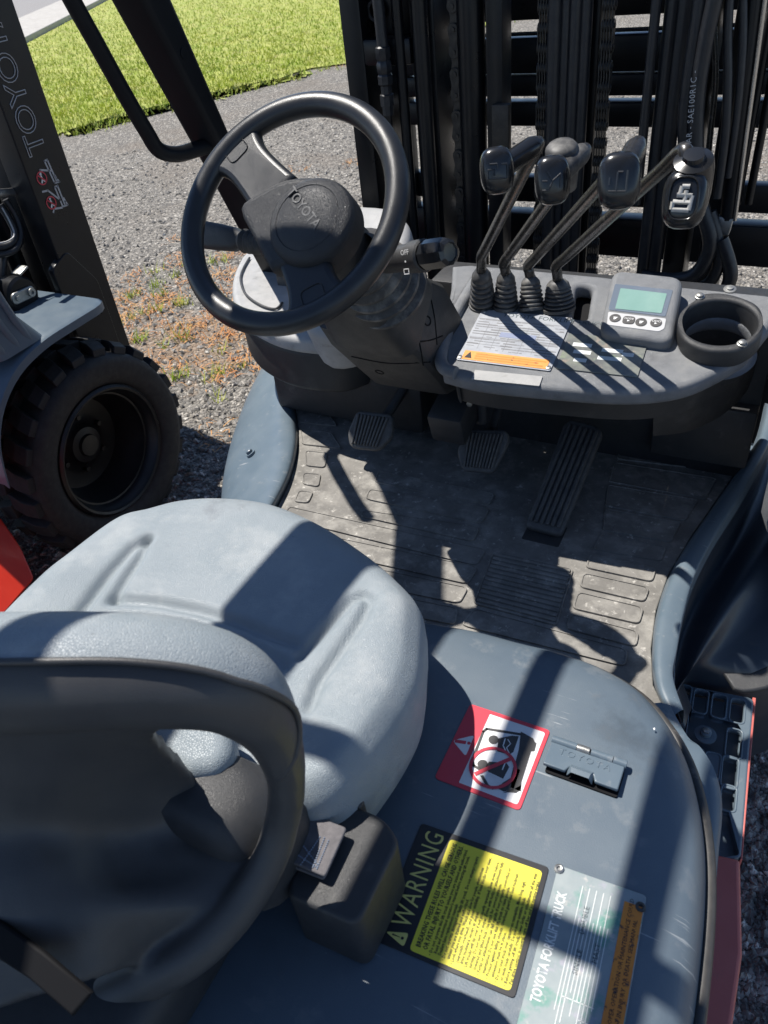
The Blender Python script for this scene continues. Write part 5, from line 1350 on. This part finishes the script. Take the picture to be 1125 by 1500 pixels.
for i in range(10):
    y = -.026 - i * (dw - .05) / 10
    x0 = -.018 - rnd.uniform(0, .01)
    wl.append(line_mesh(DPF, [(-.012 - .03 * (i % 2), y), (-rnd.uniform(.10, .16), y)], .0007, 0, .0017))
    if i > 2: wl.append(line_mesh(DPF, [(-rnd.uniform(.13, .15), y), (-rnd.uniform(.18, .22), y)], .0007, 0, .0017))
for k in range(9):
    x = -.11 - .013 * k; a = rnd.uniform(.3, .6); wl.append(line_mesh(DPF, [(x, -dw * a), (x, -dw * min(.82, a + rnd.uniform(.12, .35)))], .0007, 0, .0017))
link('plate_grid', join_meshes(wl), PLINE, dp)
for s, x, y, z in (('DOUBLE', -.055, -.036, .0068), ('SINGLE', -.09, -.038, .0068), ('4860 0', -.100, -.098, .008), ('4350 0', -.118, -.105, .0085), ('1960 0', -.12, -.116, .0085), ('2520', -.100, -.09, .007), ('LOAD', -.15, -.058, .008), ('MAST', -.075, -.052, .007), ('2500', -.178, -.075, .009), ('500', -.165, -.088, .008), ('3000 LBS', -.165, -.10, .007), ('TYRES', -.19, -.06, .007), ('KG', -.145, -.075, .008)):
    if -y < dw - .02: dk.append(text_mesh(DPF.at(x, y, .0017), s, z, 0, 'LEFT', 1))
link('plate_text', join_meshes(dk), PDARK, dp)
for u, v_ in ((819, 1274), (938, 1330)):
    a, b = HF.pix(u, v_); lathe('rivet', HF.at(a, b, .0014), [(.0048, -.001), (.0046, .0012), (.0030, .0022), (.0020, .0020), (.0018, .0004), (0, .0004)], STEEL if u < 850 else SEAL, dp, 16)

# ------------------------------------------------------------------ mast of the first truck
MY = 1.75
def rail_(name, u0, u1, v_, y0, y1, m=MASTP, z0=.12, z1=2.5):
    a, b = PY(u0, v_, y0).x, PY(u1, v_, y0).x
    return wbox(name, a, b, y0, y1, z0, z1, m, FK, .004)
outer = rail_('mast_rail', 496, 526, 10, MY, MY + .13)
rail_('mast_rail', 1072, 1108, 60, MY, MY + .13)
rail_('inner_mast_rail', 536, 552, 120, MY + .06, MY + .17)
rail_('inner_mast_rail', 606, 640, 120, MY + .02, MY + .12)
rail_('inner_mast_rail', 640, 664, 120, MY + .12, MY + .2)
rail_('inner_mast_rail', 712, 736, 120, MY + .0, MY + .06)
rail_('inner_mast_rail', 1004, 1040, 120, MY + .06, MY + .16)
rail_('inner_mast_rail', 862, 874, 120, MY + .06, MY + .09)
# brackets and pipe on the left
wbox('mast_bracket', PY(530, 60, MY).x, PY(600, 60, MY).x, MY + .0, MY + .05, PY(560, 97, MY).z, PY(560, 57, MY).z, MASTP, FK, .006)
wbox('mast_bracket', PY(533, 60, MY).x, PY(600, 60, MY).x, MY + .05, MY + .1, PY(560, 54, MY + .05).z, PY(560, -60, MY + .05).z, MASTP, FK, .006)
lathe('bracket_ring', Frame(PY(552, 15, MY + .045), (1, 0, 0), (0, 0, 1)), [(.016, .001), (.016, .006), (.022, .006), (.022, .001)], PLAST, FK, 24)
def vert(name, u, v0, v1, y, r, m=MASTP, bend=None, seg=12):
    p = PY(u, v0, y); x = p.x
    return tube(name, [(x, y, PY(u, v1, y).z), (x, y, p.z + .9)], r, m, FK, seg)
pz = PY(563, 100, MY - .02)
hy = tube('lift_hose', spline([(pz.x - .004, pz.y, 2.3), (pz.x - .002, pz.y, 1.7), (pz.x, pz.y, 1.53), (pz.x + .002, pz.y, 1.44)], 5), .0125, HOSE, FK, 12)
lathe('hose_fitting', Frame((pz.x, pz.y, 1.36), (1, 0, 0), (0, 1, 0)), [(.008, -.02), (.013, -.02), (.013, .0), (.0165, .0), (.0165, .022), (.0125, .024), (.0125, .04), (.017, .044), (.0175, .06), (.0145, .064), (.0175, .070), (.0175, .085), (.0145, .09), (.0175, .096), (.017, .115), (.013, .118)], HOSE, hy, 8, 30)
tube('lift_pipe', [(pz.x, pz.y, 1.35), (pz.x + .002, pz.y, .5)], .008, MASTP, hy, 10)
vert('lift_pipe', 588, 100, 420, MY - .0, .012)
vert('mast_channel_pipe', 617, 60, 420, MY + .0, .018)
vert('lift_cylinder', 692, 120, 480, MY + .03, .030, MASTP, seg=24)
for u, y, r_ in ((811, .03, .016), (827, .035, .013), (841, .03, .013), (855, .035, .013)): vert('lift_pipe', u, 100, 420, MY + y, r_, HOSE)
vert('lift_pipe', 952, 100, 300, MY - .03, .0095, HOSE); vert('lift_pipe', 972, 120, 420, MY - .01, .013, HOSE); vert('lift_pipe', 989, 120, 420, MY - .0, .017, HOSE)
def hose(px, y, r_, m=HOSE, name='hydraulic_hose'):
    return tube(name, spline([PY(u, v, y + (q[0] if q else 0)) for u, v, *q in px], 7), r_, m, FK, 10)
hose([(1040, -120), (1030, -20), (1022, 40), (1010, 120), (1004, 190), (1012, 260), (1030, 310), (1040, 360), (1020, 400), (985, 410), (940, 405)], MY - .06, .015)
hh = hose([(1062, -120), (1050, -20), (1034, 60), (1022, 140), (1020, 220), (1026, 280)], MY - .08, .014)
hose([(1056, 350), (1066, 380), (1070, 405), (1062, 430), (1050, 470)], MY - .05, .015)
hose([(1040, 310), (1050, 350), (1052, 390), (1030, 420), (980, 424)], MY - .05, .013)
hose([(1072, -60), (1066, 40), (1066, 120), (1062, 200), (1050, 290)], MY - .06, .0085)
hose([(1088, -60), (1088, 60), (1080, 160), (1066, 260)], MY - .05, .0075, HOSE, 'spiral_wrapped_hose')
hose([(1046, 40), (1048, 120), (1040, 200), (1034, 270)], MY - .03, .006, RODM, 'lift_pipe')
# silver printing along a hose
hp0, hp1 = PY(1031, 8, MY - .10), PY(1015, 130, MY - .10)
mid = PY(1022, 64, MY - .10)
p = PY(1010, 240, MY - .098); q = PY(1030, 0, MY - .098); d_ = (q - p).normalized()
text('hose_print', Frame(p, d_, Vector((-1, -.3, 0))), '275 BAR - SAE100R1C -', .0145, LETW, hh, ext=0, space=1.1)
# tilt rod with bright edge and its end block
a, b = PY(1108, -20, MY - .03), PY(1066, 320, MY - .03)
td = tube('side_shift_pipe', [a, a.lerp(b, .5), b], .016, MASTP, FK, 14)
tube('bright_pipe', [a + Vector((.017, -.01, 0)), b + Vector((.014, -.01, 0))], .0045, CHROME, td, 8)
box('pipe_block', Frame(PY(1061, 328, MY - .03), (1, 0, -.1), (0, 1, 0)), .03, .03, .035, STEEL, td, .003)
# chains: leaf plates on pins, the left one broadside and two seen edge-on
def link_mesh(F, pitch, w, th):
    q = []
    for k in range(10): a = math.pi * k / 9; q.append((w * math.cos(a), pitch / 2 + w * math.sin(a)))
    q.append((-w * .68, 0))
    for k in range(10): a = math.pi + math.pi * k / 9; q.append((w * math.cos(a), -pitch / 2 + w * math.sin(a)))
    q.append((w * .68, 0))
    return plate_mesh(F, [q], -th / 2, th / 2, .0006, 1)
def chain(u, v_, y, pitch, w, side, n, leaves, z0=.95):
    x = PY(u, v_, y).x
    ch_ = bpy.data.objects.new('lift_chain', None); COL.objects.link(ch_); ch_.location = (x, y, z0); adopt(ch_, FK); ch_.empty_display_size = .02
    pm_ = tube_mesh([(0, -.012, 0), (0, .012, 0)] if side else [(-.014, 0, 0), (.014, 0, 0)], w * .42, 8); pm_.materials.append(CHAIN)
    for k in range(n):
        o = bpy.data.objects.new('chain_pin', pm_); COL.objects.link(o); o.parent = ch_; o.matrix_parent_inverse = world_of(ch_).inverted(); o.location = (x, y, z0 + pitch * k)
    Fb = Frame((0, 0, 0), (1, 0, 0), (0, 0, 1)) if side else Frame((0, 0, 0), (0, 1, 0), (0, 0, 1))
    me = join_meshes([link_mesh(Fb.at(0, 0, o), pitch, w, .0022) for o in leaves]); me.materials.append(CHAIN)
    me2 = join_meshes([link_mesh(Fb.at(0, 0, o + .0026), pitch, w * .94, .0022) for o in leaves[:-1]]); me2.materials.append(CHAIN)
    for k in range(n - 1):
        M = Matrix.Translation((x, y, z0 + pitch * (k + .5)))
        o = bpy.data.objects.new('chain_link', me if k % 2 == 0 else me2); COL.objects.link(o); o.parent = ch_; o.matrix_parent_inverse = world_of(ch_).inverted(); o.location = M.translation
L5 = [-.011, -.0055, 0, .0055, .011]
chain(668, 107, MY + .03, .042, .0125, True, 24, [-.008, 0, .008])
chain(796, 100, MY + .03, .036, .0115, False, 26, L5)
chain(887, 100, MY + .03, .036, .0115, False, 26, L5)
# carriage and load backrest beyond the mast
CYB = 2.12
def bar(v0, v1, y=CYB, th=.05, name='carriage_bar', u=850):
    return wbox(name, -1.08, .02, y, y + th, PY(u, v1, y).z, PY(u, v0, y).z, MASTP, FK, .004)
bar(-60, 26); bar(53, 106.5); bar(109.5, 141); bar(150, 186)
bar(46.5, 48.0, CYB, .02, 'backrest_edge')
bar(262, 300, CYB + .02, .04); bar(318, 372, CYB, .06, 'lower_carriage_bar')
wbox('mast_cross_member', -1.0, -.16, MY + .14, MY + .17, PY(850, 700, MY + .14).z, PY(850, 500, MY + .14).z, MASTP, FK)
wbox('mast_cross_member', -1.0, -.16, MY + .14, MY + .18, 1.75, 1.9, MASTP, FK)
for x in (-1.06, -.0): wbox('backrest_post', x - .02, x + .02, CYB + .0, CYB + .04, .35, 2.2, MASTP, FK)
for u in (1112, 1130): vert('backrest_post', u, 120, 300, MY + .25, .009)
for x in (-.86, -.26): wbox('fork_heel', x - .06, x + .06, CYB + .06, CYB + .11, .06, .75, MASTP, FK, .006)
for x in (-.86, -.26): wbox('fork_blade', x - .06, x + .06, CYB + .06, CYB + 1.15, .06, .10, MASTP, FK, .006)
wbox('tilt_cylinder_link', PY(720, 210, MY - .02).x, PY(745, 210, MY - .02).x, MY - .02, MY, PY(735, 260, MY).z, PY(735, 150, MY).z, MASTG, FK)
# front axle and tyres under the fenders, as on the other truck
for x in (-2.04 + 1.14, .20 + .7 * 0 - .17):
    tt = link('tyre', ty.data, None, FK); tt.location = (x + 1.9 + (.0 if x < -.5 else .02), -.05 + .12, 0); adopt(tt, FK)
wbox('axle_beam', -.95, -.2, 1.45, 1.6, .26, .46, MASTP, FK, .01)
# ------------------------------------------------------------------ overhead guard
GZ = 2.1
wbox('guard_frame', -.998, -.893, -.75, .842, GZ, GZ + .05, GUARD, FK, .008)
wbox('guard_frame', -.11, -.005, -.75, .842, GZ, GZ + .05, GUARD, FK, .008)
wbox('guard_frame', -.905, -.11, .775, .842, GZ, GZ + .05, GUARD, FK, .008)
wbox('guard_frame', -.905, -.11, -.75, -.69, GZ, GZ + .05, GUARD, FK, .008)
for x0, x1 in ((-.760, -.738), (-.600, -.573), (-.440, -.413), (-.280, -.253)): wbox('guard_bar', x0, x1, -.69, .775, GZ + .002, GZ + .042, GUARD, FK, .004)
wbox('guard_cross_bar', -.905, -.11, .402, .436, GZ + .012, GZ + .032, GUARD, FK, .004)
# front pillars, lean back towards the roof
def pillar(x0, x1, lean_pts, name='guard_pillar'):
    rings = []
    for y0, y1, z in lean_pts: rings.append([Vector((p.x, p.y, z)) for p in rounded([(x0, y0), (x1, y0), (x1, y1), (x0, y1)], .012, 3)])
    return loft(name, rings, GUARD, FK, True, True, True, 40)
XI = -1.04
pa, pb_ = PX(338, 195, XI), PX(254, 0, XI)          # forward edge of the inner face
qa, qb = PX(316, 200, XI), PX(211, 0, XI)          # rear edge of the inner face
def ext(p, q, z): return p.y + (q.y - p.y) * (z - p.z) / (q.z - p.z)
pts_ = [(ext(qa, qb, z), ext(pa, pb_, z), z) for z in (.98, 1.3, 1.74)]
l0 = pts_[-1]; w_ = l0[1] - l0[0]
pts_ += [(pts_[-1][0] - .07, pts_[-1][1] - .07, 1.88), (.9, .9 + w_ * .95, 2.02), (.76, .842, 2.14)]
lp_ = pillar(XI - .075, XI, pts_)
rp_ = pillar(-.03 + .035, .06 + .035, [(a, b, z) for a, b, z in pts_])
for z in (1.58,):
    p = PX(270, 78, XI + .001); lathe('pillar_plug', Frame(p, (0, 1, 0), (0, 0, 1)), [(.010, -.002), (.010, .001), (.007, .0015), (0, .0012)], GUARD, lp_, 16)
# assist grip on the left pillar
gx_ = XI - .06
tube('assist_grip', spline([PX(60, -90, gx_), PX(100, -10, gx_), PX(140, 62, gx_), PX(180, 134, gx_), PX(214, 192, gx_), PX(232, 219, gx_), PX(258, 226, gx_ + .01), PX(290, 218, gx_ + .02), PX(325, 208, XI - .03)], 6), .0145, GUARD, FK, 14)
for x in (-1.0, -.08): tube('rear_pillar', [(x, -.45, .9), (x, -.62, 1.5), (x, -.72, 2.12)], .035, GUARD, FK, 14)
for o in list(bpy.data.objects):
    if o.type == 'MESH' and not o.data.materials: o.data.materials.append(PLAST)
